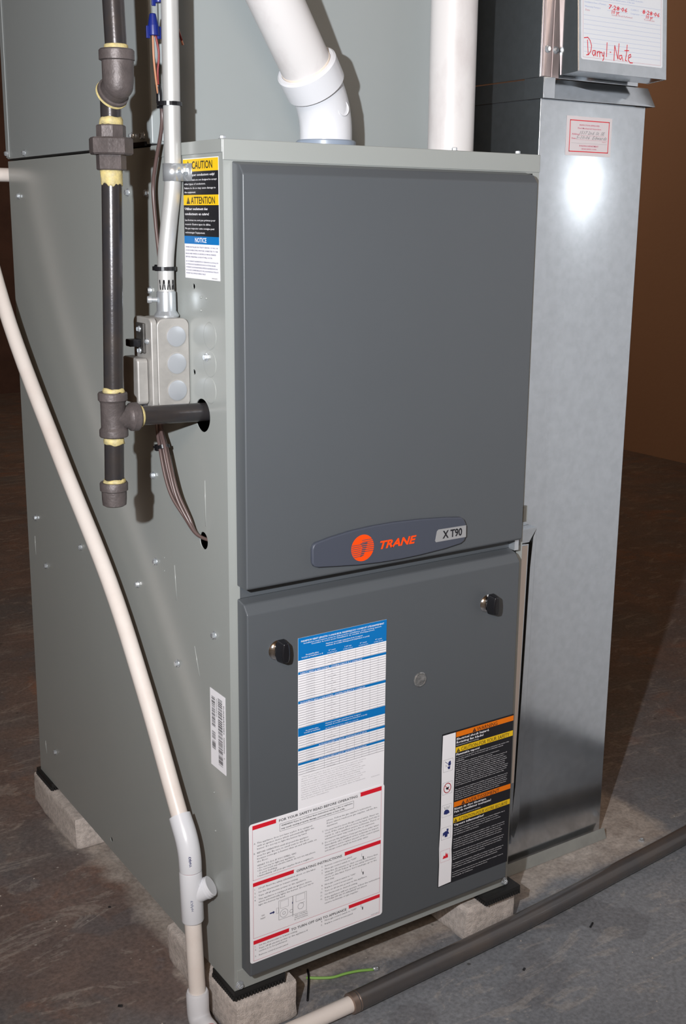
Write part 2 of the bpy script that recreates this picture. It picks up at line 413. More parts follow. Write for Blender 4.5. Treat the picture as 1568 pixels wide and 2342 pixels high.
# white appliance standing just right of the photographer's view; the shiny duct mirrors it and the flash on it
def white_cabinet():
    t = empty('white_cabinet', 'plain white upright appliance cabinet standing to the right, mirrored in the shiny duct', 'cabinet', (1.22, -0.50, FZ))
    ENA = mat('white_enamel', (0.90, 0.92, 0.95), 0.07, spec=0.25, bump=0.08, bscale=12)
    rot = Matrix.Rotation(math.atan2(-0.184, 0.983), 3, 'Z')
    def B(lo, hi):
        bm = BX(lo, hi); bmesh.ops.rotate(bm, verts=bm.verts, cent=(0, 0, 0), matrix=rot); bmesh.ops.translate(bm, verts=bm.verts, vec=(0.956, -0.207, 0)); return bm
    obj('body', B((0.012, -0.56, FZ+0.012), (0.56, 0.175, 1.66)), ENA, t, bevel=0.006, segs=3)
    obj('door', B((-0.004, -0.555, FZ+0.030), (0.012, 0.170, 1.64)), ENA, t, bevel=0.004, segs=3)
    obj('plinth', B((0.03, -0.53, FZ), (0.54, 0.155, FZ+0.012)), RUBBER, t)
white_cabinet()

# ================================================================== FURNACE
W, D, H = 0.4445, 0.711, 1.016
DY = -0.025
furn = empty('furnace', 'tall light grey gas furnace with two dark grey front doors, standing on concrete bricks', 'furnace', (W/2, D/2, 0))
def cut_casing():
    bm = BX((0, 0, 0), (W, D, H))
    o = obj('casing', bm, PAINT, furn)
    loc = Vector(furn.location)
    cutters = []
    def cutter(b):
        me = bpy.data.meshes.new('c'); bmesh.ops.recalc_face_normals(b, faces=b.faces); b.to_mesh(me); b.free()
        c = bpy.data.objects.new('c', me); COL.objects.link(c); cutters.append(c)
        m = o.modifiers.new('b', 'BOOLEAN'); m.operation = 'DIFFERENCE'; m.object = c; m.solver = 'EXACT'
    cutter(BX((0.0012, 0.0012, 0.0012), (W-0.0012, D-0.0012, H-0.0012)))
    cutter(LT([(0.0192, -0.01), (0.0192, 0.02)], (0, 0.0593, 0.7157), (1, 0, 0), 40))     # gas inlet hole
    cutter(LT([(0.0105, -0.01), (0.0105, 0.02)], (0, 0.0620, 0.5663), (1, 0, 0), 32))     # cable hole
    for y, z, r in ((0.0751, 0.8606, 0.0032), (0.0783, 0.7633, 0.0032), (0.1739, 0.5175, 0.0012), (0.1749, 0.4999, 0.0012), (0.393, 0.0184, 0.004)):
        cutter(LT([(r, -0.01), (r, 0.02)], (0, y, z), (1, 0, 0), 16))
    cutter(BX((0.014, -0.01, 0.028), (W-0.010, 0.02, 0.994)))                             # front opening behind the doors
    bpy.context.view_layer.update()
    dg = bpy.context.evaluated_depsgraph_get()
    me = bpy.data.meshes.new_from_object(o.evaluated_get(dg))
    o.modifiers.clear(); o.data = me
    for c in cutters: bpy.data.objects.remove(c)
    smooth_by_angle(o, 30)
    bv = o.modifiers.new('bevel', 'BEVEL'); bv.width = 0.0022; bv.segments = 3; bv.limit_method = 'ANGLE'; bv.angle_limit = math.radians(80)
    bv.use_clamp_overlap = True; o.modifiers.new('normals', 'WEIGHTED_NORMAL')
    return o
casing = cut_casing()
obj('front_rail', BX((0.014, -0.001, 0.5105), (W-0.006, 0.012, 0.527)), DOOR, furn)
obj('top_rail', BX((-0.0006, -0.0012, 0.9955), (W+0.0006, 0.003, H+0.0012)), PAINT, furn, bevel=0.0011)
obj('top_rail', BX((-0.0014, 0.0, 1.0035), (0.0, 0.179, H+0.0012)), PAINT, furn, bevel=0.0006)
def door(z0, z1, x1):
    bm = bmesh.new(); x0 = 0.0095
    # dished front: returns at the sides, slightly sloping shoulder at the top
    prof = [(z0, -0.001), (z0, -0.0225), (z0+0.0025, DY), (z1-0.010, DY), (z1, -0.0165), (z1+0.0035, -0.001)]
    a = [bm.verts.new((x0, y, z)) for z, y in prof]; b = [bm.verts.new((x1, y, z)) for z, y in prof]
    bm.faces.new(a[::-1]); bm.faces.new(b)
    for i in range(len(prof)): j = (i+1) % len(prof); bm.faces.new((a[i], a[j], b[j], b[i]))
    return obj('door', bm, DOOR, furn, bevel=0.0028, segs=4, angle=25)
d_up = door(0.5262, 0.9915, 0.4212); d_up['label'] = 'upper dark grey door with the name badge'
d_lo = door(0.0300, 0.5075, 0.4190); d_lo['label'] = 'lower dark grey door with paper labels and two black latches'
obj('bottom_rail', BX((0.0035, -0.0012, 0.0005), (W-0.001, 0.004, 0.0280)), PAINT, furn, bevel=0.0005)
obj('door_gap_shade', BX((0.0142, 0.001, 0.028), (W-0.0102, 0.004, 0.994)), DARK, furn)  # near-black sheet, painted stand-in for the shade behind the doors
# bright end clip between the doors on the right, and the small hinge clip
obj('clip', BX((0.4200, -0.012, 0.5085), (0.4275, 0.0, 0.5265)), ZINC, furn, bevel=0.0005)
obj('clip', BX((0.4405, -0.004, 0.543), (0.4480, 0.001, 0.5650)), PAINT, furn, bevel=0.0007)

# name badge
def badge():
    top = [(-0.0035, 0.0015), (0.0, -0.0012), (0.02, -0.0050), (0.0497, -0.0088), (0.08, -0.0105), (0.11, -0.0108), (0.15, -0.0092), (0.19, -0.0060), (0.2143, -0.0030), (0.2195, 0.0005), (0.2225, 0.0065)]
    bot = [(0.2228, 0.0235), (0.2205, 0.0285), (0.2150, 0.0315), (0.19, 0.0345), (0.15, 0.0368), (0.1217, 0.0374), (0.09, 0.0368), (0.0594, 0.0350), (0.03, 0.0320), (0.003, 0.0290), (-0.0025, 0.0270), (-0.0050, 0.0225), (-0.0052, 0.0060)]
    pts = top+bot
    f = lambda u, v, d: (0.0980+u, DY-d, 0.5700-v)
    bm = prism(bmesh.new(), pts, f, 0.0058)
    o = obj('badge', bm, BADGE, furn, bevel=0.0018, segs=3, angle=50, label='long dark name badge with an orange round emblem')
    L = Label((0.0980, DY-0.0059, 0.5700), (1, 0, 0), (0, 0, -1), (0, -1, 0))
    cx, cy, R = 0.0645, 0.0142, 0.0163
    L.flat([(cx+R*math.cos(t*math.pi/24), cy+R*math.sin(t*math.pi/24)) for t in range(48)], ORANGE, 0.0002)
    def hl(v, u0, u1, t=0.00075): L.rect(u0, v-t/2, u1, v+t/2, BADGE, 0.0004)
    chord = lambda v: math.sqrt(max(R*R-(v-cy)**2, 0))
    for i, v in enumerate([0.0048, 0.0072, 0.0096, 0.0120, 0.0144, 0.0168, 0.0192]):
        hl(v, cx+(-0.001 if i < 2 else 0.004-0.0008*i), cx+chord(v))
    for i, v in enumerate([0.0098, 0.0122, 0.0146, 0.0170, 0.0194, 0.0218, 0.0242]):
        hl(v, cx-chord(v)+0.0003, cx+0.0035-0.0010*i)
    L.flat([(cx-0.0035, 0.0085), (cx+0.0068, 0.0078), (cx+0.0052, 0.0135), (cx+0.0015, 0.0235), (cx-0.0035, 0.0250), (cx-0.0006, 0.0135)], BADGE, 0.00045)
    for v in (0.0100, 0.0124, 0.0148, 0.0172, 0.0196, 0.0220): L.rect(cx-0.0035+0.0002, v, cx+0.006, v+0.0007, ORANGE, 0.0005)
    LABELS.append(('emblem', L, o, 'orange round emblem with dark stripes'))
    L = Label((0.0980, DY-0.0059, 0.5700), (1, 0, 0), (0, 0, -1), (0, -1, 0))
    L.text('TRANE', 0.0896, 0.0193, 0.0098, ORANGE, w=0.0545, shear=0.28, bold=0.035, h=0.0003, res=3)
    LABELS.append(('lettering', L, o, 'orange slanted lettering'))
    L = Label((0.0980, DY-0.0059, 0.5700), (1, 0, 0), (0, 0, -1), (0, -1, 0))
    L.poly([(0.1732, 0.0216), (0.1756, 0.0096), (0.1780, 0.0076), (0.2219, 0.0081), (0.2222, 0.0234), (0.1745, 0.0234)], SILVER, 0.0004)
    L.text('X T90', 0.1845, 0.0199, 0.0098, BLACKP, w=0.031, bold=0.03, h=0.0006, res=3)
    LABELS.append(('model_plate', L, o, 'small silver plate with black letters'))
badge()

# latches and sight glass
def latch(x, z):
    o = obj('latch', lathe(bmesh.new(), [(0.0118, 0), (0.0122, 0.0008), (0.0108, 0.0028), (0.0078, 0.0046), (0.0060, 0.0052), (0.0045, 0.0100)], (x-0.001, DY+0.0002, z), (0, -1, 0), 28), CHROME, furn, label='bright round latch plate with black wing knob')
    smooth_by_angle(o, 50)
    bm = bmesh.new()
    f = lambda u, v, d: (x+u, DY-0.0055-d, z+v)
    pr = [(-0.0050, -0.0125), (0.0050, -0.0125), (0.0072, -0.0075), (0.0080, 0.0), (0.0072, 0.0075), (0.0050, 0.0150), (-0.0050, 0.0150), (-0.0072, 0.0075), (-0.0080, 0.0), (-0.0072, -0.0075)]
    prism(bm, pr, f, 0.0135)
    for v in bm.verts:
        if v.co.y < DY-0.012: v.co.x = x+(v.co.x-x)*0.62; v.co.z = z+(v.co.z-z)*0.86
    obj('knob', bm, BLKPL, o, bevel=0.0018, segs=3)
latch(0.0500, 0.4485); latch(0.3660, 0.4485)
sg = obj('sight_glass', LT([(0.0098, 0), (0.0100, 0.0010), (0.0086, 0.0022), (0.0078, 0.0012), (0.0050, 0.0015), (0.0015, 0.0026)], (0.2575, DY, 0.3660), (0, -1, 0), 32), GLASS, furn, label='clear round sight glass'); smooth_by_angle(sg, 45)

# faint knockouts embossed in the left panel, with their screws
for y, z in ((0.0369, 0.8084), (0.0381, 0.7772), (0.0392, 0.7470)):
    o = obj('knockout', LT([(0.0152, 0), (0.0150, 0.00045), (0.0140, 0.00060)], (0.0, y, z), (-1, 0, 0), 36), PAINT, furn)
for y, z in ((0.0569, 0.8495), (0.0575, 0.8349), (0.044, 0.8490), (0.046, 0.2501), (0.0442, 0.199)):
    obj('dimple', LT([(0.0016, 0), (0.0013, 0.0009), (0.0004, 0.0012)], (0.0, y, z), (-1, 0, 0), 12), PAINT, furn, smooth=True)
def slit(y, z0, z1, dy=0.0):
    bm = bmesh.new(); tube(bm, [(-0.0001, y, z1), (-0.0001, y+dy, z0)], 0.00055, 6); obj('embossed_line', bm, PAINT, furn, smooth=True)
slit(0.6771, 0.395, 0.427); slit(0.6782, 0.044, 0.066, -0.003); slit(0.1445, 0.470, 0.515, -0.004); slit(0.0925, 0.390, 0.425, -0.012); slit(0.0560, 0.585, 0.640)
for y, z in ((0.6664, 0.9643), (0.2519, 0.9651), (0.1958, 0.9641), (0.6655, 0.4603), (0.467, 0.4596), (0.626, 0.3895), (0.1997, 0.5057), (0.26, 0.4587), (0.0376, 0.4563), (0.1414, 0.3863), (0.6274, 0.0658), (0.0443, 0.7839), (0.1937, 0.8495), (0.1989, 0.6190)):
    screw(furn, (-0.0001, y, z), (-1, 0, 0))
for x in (0.0060, 0.4370): screw(furn, (x, -0.0013, 0.0079), (0, -1, 0), s=1.15)
for x in (-0.0001, 0.3119, 0.4122): screw(furn, (x+0.006, 0.012, H+0.0012), (0, 0, 1), s=0.9)

# ------------------------------------------------------------------ labels on the furnace
def lab_caution():
    L = Label((-0.0002, 0.0950, 0.9995), (0, -1, 0), (0, 0, -1), (-1, 0, 0))
    Wd, Hd = 0.0850, 0.1300
    L.base(Wd, Hd, WHITE)
    L.rect(0, 0.0140, Wd, 0.0390, BLACKP); L.rect(0, 0.0500, Wd, 0.0835, BLACKP)
    L.rect(0, 0.0008, Wd, 0.0140, YELP); L.rect(0, 0.0390, Wd, 0.0502, YELP); L.rect(0, 0.0835, Wd, 0.0920, BLUEP)
    L.tri(0.0080, 0.0113, 0.0100, BLACKP, YELP); L.text('CAUTION', 0.0225, 0.0112, 0.0083, BLACKP, w=0.0490, bold=0.012, res=3)
    L.text('Use copper conductors only!', 0.0035, 0.0188, 0.0026, WHITE, w=0.0730, bold=0.02)
    for i, (t, w_) in enumerate((('Unit terminals are not designed to accept', 0.0785), ('other types of conductors.', 0.0520), ('Failure to do so may cause damage to', 0.0760), ('the equipment.', 0.0280))):
        L.text(t, 0.0030, 0.0238+i*0.0044, 0.0021, WHITE, w=w_, bold=0.01)
    L.tri(0.0075, 0.0486, 0.0085, BLACKP, YELP); L.text('ATTENTION', 0.0185, 0.0484, 0.0077, BLACKP, w=0.0580, bold=0.012, res=3)
    for i, (t, w_) in enumerate((('Utiliser seulement des', 0.0560), ('conducteurs en cuivre!', 0.0590))): L.text(t, 0.0030, 0.0552+i*0.0055, 0.0028, WHITE, w=w_, bold=0.022)
    for i, (t, w_) in enumerate((('Les bornes ne sont pas prévues pour', 0.0740), ("recevoir d'autres types de câbles.", 0.0630), ('Ne pas respecter cette consigne peut', 0.0715), ("endommager l'équipement.", 0.0490))): L.text(t, 0.0030, 0.0671+i*0.0045, 0.0021, WHITE, w=w_, bold=0.01)
    L.text('NOTICE', 0.0270, 0.0900, 0.0052, WHITE, w=0.0280, bold=0.02, res=2)
    for i, (t, w_) in enumerate((('WHEN INSTALLED IN UTILITY SERVICE, 115 VAC OR', 0.0790), ('60 HZ POWER SUPPLY MUST BE CONNECTED TO THE', 0.0785), ('BLACK AND WHITE LUG IN ENCLOSURE AS MARKED', 0.0745), ('BEFORE OPERATING. LOCKOUT WILL OCCUR.', 0.0655))): L.text(t, 0.0030, 0.0962+i*0.0036, 0.0015, NAVY, w=w_)
    for i, (t, w_) in enumerate((('LE COURANT ALIMENTÉ DU SERVICE À LA PLAQUE', 0.0790), ("LA TENSION D'ALIMENTATION DOIT ÊTRE RELIÉE", 0.0730), ('SUIVANT LA BORNE MARQUÉE EN ALIMENTATION', 0.0775), ('AU 60 HZ COMME INDIQUÉ SUR LA BORNE ÉLECTRIQUE', 0.0790), ('AVANT ALLUMAGE VERROUILLÉ.', 0.0490))): L.text(t, 0.0030, 0.1118+i*0.0033, 0.0014, NAVY, w=w_)
    L.text('X343126P01', 0.0665, 0.1285, 0.0012, BLACKP, w=0.0130)
    LABELS.append(('caution_label', L, furn, 'black, yellow and blue caution label on the left panel'))
lab_caution()

def lab_barcode():
    L = Label((-0.0002, 0.0520, 0.3860), (0, -1, 0), (0, 0, -1), (-1, 0, 0))
    L.base(0.0390, 0.1000, WHITE)
    rnd = random.Random(3)
    def bars(u0, u1, v0, v1):
        v = v0
        while v < v1:
            t = rnd.choice((0.0004, 0.0008, 0.0012)); L.rect(u0, v, u1, min(v+t, v1), BLACKP if rnd.random() < .75 else GREYP); v += t+rnd.choice((0.0004, 0.0006, 0.0011))
    bars(0.0040, 0.0130, 0.0090, 0.0480); bars(0.0040, 0.0130, 0.0540, 0.0760 - 0.012); bars(0.0040, 0.0130, 0.0660, 0.0765)
    bars(0.0205, 0.0315, 0.0070, 0.0930)
    L.text('N0935NXX1H', 0.0160, 0.0090, 0.0022, BLACKP, w=0.0230, rot=math.pi/2)
    L.text('TUX080R9V3K0', 0.0345, 0.0110, 0.0022, BLACKP, w=0.0370, rot=math.pi/2, bold=0.02); L.text('N4355KR4G', 0.0345, 0.0520, 0.0022, BLACKP, w=0.0200, rot=math.pi/2, bold=0.02); L.text('A', 0.0345, 0.0780, 0.0022, BLACKP, rot=math.pi/2)
    LABELS.append(('barcode_label', L, furn, 'white barcode sticker near the front edge of the left panel'))
lab_barcode()

def lab_blue():
    L = Label((0.0765, DY-0.0002, 0.4570), (1, 0, 0), (0, 0, -1), (0, -1, 0))
    Wd, Hd = 0.1270, 0.2225
    L.base(Wd, Hd, WHITE)
    for a, b in ((0, 0.0280), (0.0425, 0.0457), (0.0794, 0.0829), (0.1138, 0.1246), (0.1402, 0.1435), (0.1591, 0.1621)): L.rect(0, a, Wd, b, BLUEP)
    L.text("MAXIMUM VENT LENGTH / LONGUEUR MAXIMALE DU CONDUIT D'ÉCHAPPEMENT", 0.0635, 0.0054, 0.0021, WHITE, w=0.1190, align='C', bold=0.022)
    L.text('Installation instructions must be followed for installation of the venting system.', 0.0635, 0.0081, 0.0016, WHITE, w=0.1120, align='C', bold=0.01)
    L.text("Consulter la notice pour l'installation du conduit d'échappement.", 0.0635, 0.0106, 0.0016, WHITE, w=0.0910, align='C', bold=0.01)
    def sub(v):
        L.text('Maximum vent length (equivalent feet) / Longueur', 0.0385, v, 0.0015, WHITE, w=0.0530, bold=0.015); L.text("maximale du conduit d'échappement (équivalent en pieds)", 0.0385, v+0.0025, 0.0015, WHITE, w=0.0630, bold=0.015)
        L.text('Models/Modèles', 0.0195, v+0.0085, 0.0016, WHITE, w=0.0180, align='C', bold=0.015); 
    sub(0.0145); L.text('TUC/TDC & TUX/TDX-C or -K', 0.0195, 0.0258, 0.0016, WHITE, w=0.0300, align='C', bold=0.015)
    for u, t in ((0.0473, '2" vent'), (0.0700, '2 1/2" vent'), (0.0925, '3" vent'), (0.1150, '4" vent')):
        L.text(t, u, 0.0238, 0.0014, WHITE, w=0.0100, align='C', bold=0.015); L.text('conduit de 2 po', u, 0.0264, 0.0012, WHITE, w=0.0140, align='C', bold=0.01)
    L.text('Maximum vent length (equivalent feet) / Longueur', 0.0385, 0.1170, 0.0014, WHITE, w=0.0520, bold=0.012); L.text("maximale du conduit d'échappement (équivalent en pieds)", 0.0385, 0.1196, 0.0014, WHITE, w=0.0610, bold=0.012)
    L.text('Models/Modèles', 0.0195, 0.1196, 0.0014, WHITE, w=0.0180, align='C', bold=0.012); L.text('TUY/TDY & TUE/TDE-R', 0.0195, 0.1222, 0.0014, WHITE, w=0.0230, align='C', bold=0.012)
    L.text('ALTITUDE ALTITUDE 0 FEET TO 2000 FT', 0.0385, 0.1236, 0.0013, WHITE, w=0.0480)
    for v, u, t, w_ in ((0.0451, 0.0030, "DIRECT VENT (2 PIPE SYSTEM) - SYSTÈME DIRECT À 2 CONDUITS", 0.0880), (0.0823, 0.0030, 'NON-DIRECT VENT (1 PIPE SYSTEM) - SYSTÈME INDIRECT À 1 CONDUIT', 0.0930), (0.1429, 0.0290, 'ALTITUDE 2000 FEET TO 4500 FT - ALTITUDE DE 610 À 1370 M', 0.0700), (0.1616, 0.0290, 'ALTITUDE 4500 FEET TO 8000 FT - ALTITUDE DE 1370 À 2440 M', 0.0700)): L.text(t, u, v, 0.0016, WHITE, w=w_, bold=0.01)
    for v0, v1 in ((0.0280, 0.0425), (0.0457, 0.0794), (0.0829, 0.1138), (0.1246, 0.1402), (0.1435, 0.1591), (0.1621, 0.1750)):
        n = max(2, round((v1-v0)/0.0031)); dv = (v1-v0)/n
        for i in range(n):
            L.rect(0.0005, v0+(i+1)*dv-0.00095, Wd-0.0005, v0+(i+1)*dv-0.0002, GREYL, 0.0004)
            L.text(random.choice(('TUX040R936', 'TUX060R936', 'TUX080R942', 'TUX100R948', 'TDX080R948')), 0.0110, v0+(i+1)*dv-0.0009, 0.0012, GREYL, w=0.0125)
            for j, u in enumerate((0.0473, 0.0700, 0.0925, 0.1150)): L.text(random.choice(('35', '60', '80', '100', '200')) if (j or i % 3) else 'NOT ALLOWED', u, v0+(i+1)*dv-0.0009, 0.0012, GREYP if j == 0 else GREYL, align='C')
        for u in (0.0372, 0.0590, 0.0814, 0.1034): L.rect(u, v0, u+0.0003, v1, GREYL, 0.0004)
    rt = ['* Maximum vent length for all models. A vent termination kit is required for elevations', 'above 2000 feet. For altitudes see the furnace installation guide.', 'Minimum vent length for all models: 15 ft. One short radius elbow is equivalent to', '10 feet of 3 inch pipe and one long radius elbow is equal to 6 feet. Use the table.', 'NOTE: the vent pipe diameter is limited by the fittings; all pipe and fittings must be', 'primed and cemented. Do not reduce the size of the pipe inside the building.', "Longueur maximale du conduit d'échappement pour tous les modèles; un coude court", "équivaut à 10 pieds de conduit de 3 po et un coude long équivaut à 6 pieds.", "Remarque: le diamètre du conduit est limité par les raccords; coller les raccords.", 'Ne jamais réduire le diamètre du conduit dans le bâtiment.', 'Voir la notice d\'installation.']
    for i, t in enumerate(rt): L.text(t, 0.0045, 0.1785+i*0.0030, 0.0013, GREYP, w=0.094-0.004*(i % 3)-(0.05 if i == 10 else 0))
    L.text('X343125P01', 0.1070, 0.2065, 0.0011, GREYP, w=0.0130)
    LABELS.append(('vent_table_label', L, furn, 'tall blue and white table label on the lower door'))
lab_blue()

def lab_operating():
    L = Label((0.0085, DY-0.0006, 0.2365), (1, 0, 0), (0, 0, -1), (0, -1, 0))
    Wd, Hd = 0.1960, 0.1865
    L.base(Wd, Hd, WHITE, r=0.004)
    a, b = 0.0045, 0.1915
    for v0, v1 in ((0.0024, 0.0745), (0.0779, 0.1530), (0.1560, 0.1838)): L.frame(a, v0, b, v1, 0.00045, PINKP)
    for u0, v0, u1, v1 in ((a, 0.0022, 0.0368, 0.0076), (0.1592, 0.0022, b, 0.0080), (a, 0.0778, 0.0615, 0.0828), (0.1362, 0.0778, b, 0.0830), (a, 0.1560, 0.0546, 0.1611), (0.1433, 0.1555, b, 0.1604)): L.rect(u0, v0, u1, v1, REDP, 0.0006)
    L.rect(0.0380, 0.001, 0.158, 0.0040, WHITE, 0.00055); L.rect(0.0625, 0.0770, 0.1352, 0.0790, WHITE, 0.00055); L.rect(0.0556, 0.1550, 0.1423, 0.1575, WHITE, 0.00055)
    L.text('FOR YOUR SAFETY READ BEFORE OPERATING', 0.0411, 0.0074, 0.0033, BLACKP, w=0.1136, bold=0.008, res=2)
    L.text('OPERATING INSTRUCTIONS', 0.0655, 0.0830, 0.0034, BLACKP, w=0.0666, bold=0.008, res=2)
    L.text('TO TURN OFF GAS TO APPLIANCE', 0.0577, 0.1612, 0.0034, BLACKP, w=0.0819, bold=0.008, res=2)
    L.frame(0.0419, 0.0105, 0.1490, 0.0205, 0.0003, BLACKP)
    L.text('WARNING: If you do not follow these instructions exactly, a fire or explosion', 0.0440, 0.0142, 0.0021, BLACKP, w=0.1030, bold=0.012)
    L.text('may result causing property damage, personal injury or loss of life.', 0.0440, 0.0182, 0.0021, BLACKP, w=0.0920, bold=0.012)
    DK = mat('dark_grey_print', (0.05, 0.05, 0.06), 0.5)
    def lines(u, v, ls, dv=0.00385, cap=0.0021, k=0.00116):
        for i, t in enumerate(ls):
            if t: L.text(t, u, v+i*dv, cap, DK, w=len(t)*k)
    L.text('A.', 0.0062, 0.0272, 0.0021, DK); lines(0.0106, 0.0272, ['This appliance does not have a pilot. It is equipped', 'with an ignition device which automatically lights the', 'burner. Do not try to light the burner by hand.'], k=0.00148)
    L.text('B.', 0.0062, 0.0403, 0.0021, DK); lines(0.0106, 0.0403, ['BEFORE OPERATING smell all around the appliance', 'area for gas. Be sure to smell next to the floor', 'because some gas is heavier than air and will settle on', 'the floor.'], k=0.00152)
    lines(0.0106, 0.0572, ['WHAT TO DO IF YOU SMELL GAS:'], k=0.00195); lines(0.0135, 0.0608, ['Do not try to light any appliance.', 'Do not touch any electric switch; do not use any phone', 'in your building.', "Immediately call your gas supplier from a neighbor's"], dv=0.0035, k=0.00146)
    for v in (0.0600, 0.0635, 0.0705): L.rect(0.0112, v-0.0006, 0.0120, v+0.0002, DK, 0.0006)
    lines(0.1091, 0.0268, ["phone. Follow the gas supplier's instructions.", 'If you cannot reach your gas supplier, call the fire', 'department.'], k=0.00146)
    L.text('C.', 0.1022, 0.0400, 0.0021, DK); lines(0.1066, 0.0400, ['Use your hand to move the gas control switch. Never use', "tools. If the switch will not move by hand, don't try to", 'repair it, call a qualified service technician. Force or', 'attempted repair may result in a fire or explosion.'], k=0.00147)
    L.text('D.', 0.1022, 0.0562, 0.0021, DK); lines(0.1066, 0.0562, ['Do not use this appliance if any part has been under water.', 'Immediately call a qualified service technician to inspect', 'the appliance and to replace any part of the control system', 'and any gas control which has been under water.'], k=0.00139)
    for i, (v, ls) in enumerate(((0.0880, ['STOP! Read the safety information above on this label.']), (0.0930, ['Set the thermostat to lowest setting.']), (0.0978, ['Turn off all electric power to the appliance.']), (0.1026, ['This appliance is equipped with an ignition device', 'which automatically lights the burner. Do not try to', 'light the burner by hand.']))):
        L.text('%d.' % (i+1), 0.0065, v, 0.0021, DK); lines(0.0120, v, ls, k=0.0015)
    for n, v, ls in ((5, 0.0885, ['Remove control access panel.']), (6, 0.0930, ['Move gas control switch to "OFF".']), (7, 0.0975, ['Wait five (5) minutes to clear out any gas. If you then', 'smell gas, STOP! Follow "B" in the safety information', "above on this label. If you don't smell gas, go to the", 'next step.']), (8, 0.1146, ['Move gas control switch to "ON".']), (9, 0.1192, ['Replace control access panel.']), (10, 0.1238, ['Turn on all electric power to the appliance.']), (11, 0.1284, ['Set thermostat to desired setting.']), (12, 0.1330, ['If the appliance will not operate, follow the instructions', '"TO TURN OFF GAS TO APPLIANCE" and call your', 'service technician or gas supplier.'])):
        L.text('%d.' % n, 0.1018 if n < 10 else 0.1005, v, 0.0021, DK); lines(0.1066, v, ls, k=0.00146)
    for n, u, v, t in ((1, 0.0065, 0.1652, 'Set the thermostat to lowest setting.'), (2, 0.0065, 0.1695, 'Turn off all electric power to the appliance if'), (0, 0.0065, 0.1732, 'service is to be performed.'), (3, 0.0065, 0.1785, 'Remove control access panel.'), (4, 0.1015, 0.1652, 'Move gas control switch to "OFF".'), (5, 0.1015, 0.1700, 'Replace control access panel.')):
        if n: L.text('%d.' % n, u, v, 0.0021, DK)
        lines(u+0.0055, v, [t], k=0.00148)
    for v in (0.0880, 0.1100, 0.1605):
        L.stroke([(0.1622, v), (0.1622, v+0.004), (0.1640, v+0.005)], 0.0003, DK); L.rect(0.1640, v+0.0045, 0.1655, v+0.0085, DK)
    L.text('X343124P02', 0.1780, 0.1822, 0.0012, DK, w=0.0125)
    # gas valve drawing
    L.frame(0.0400, 0.1135, 0.0600, 0.1400, 0.0003, DK); L.frame(0.0600, 0.1135, 0.0800, 0.1400, 0.0003, DK); L.frame(0.0425, 0.1150, 0.0540, 0.1250, 0.0003, GREYP); L.frame(0.0645, 0.1145, 0.0775, 0.1235, 0.0003, GREYP)
    L.frame(0.0368, 0.1225, 0.0400, 0.1300, 0.0003, GREYP)
    def ring(cx, cy, r): L.stroke([(cx+r*math.cos(t*math.pi/12), cy+r*math.sin(t*math.pi/12)) for t in range(25)], 0.0003, DK)
    ring(0.0475, 0.1325, 0.0055); ring(0.0475, 0.1325, 0.0020); ring(0.0580, 0.1335, 0.0022); ring(0.0715, 0.1310, 0.0042); L.stroke([(0.0715, 0.1275), (0.0770, 0.1270)], 0.0003, DK)
    L.rect(0.0592, 0.1215, 0.0605, 0.1240, NAVY); L.stroke([(0.0598, 0.1240), (0.0600, 0.1420)], 0.0003, DK)
    L.text('GAS', 0.0180, 0.1262, 0.0019, DK, align='C'); L.text('INLET', 0.0180, 0.1300, 0.0019, DK, align='C')
    L.rect(0.0275, 0.1255, 0.0325, 0.1272, NAVY, 0.0006); L.flat([(0.0320, 0.1242), (0.0345, 0.1264), (0.0320, 0.1286)], NAVY, 0.0006)
    for i, t in enumerate(('GAS CONTROL', 'SWITCH SHOWN', 'IN "ON" POSITION')): L.text(t, 0.0625, 0.1425+i*0.0028, 0.0016, DK, w=0.019)
    LABELS.append(('operating_label', L, furn, 'large white operating instruction label with red bars'))
lab_operating()

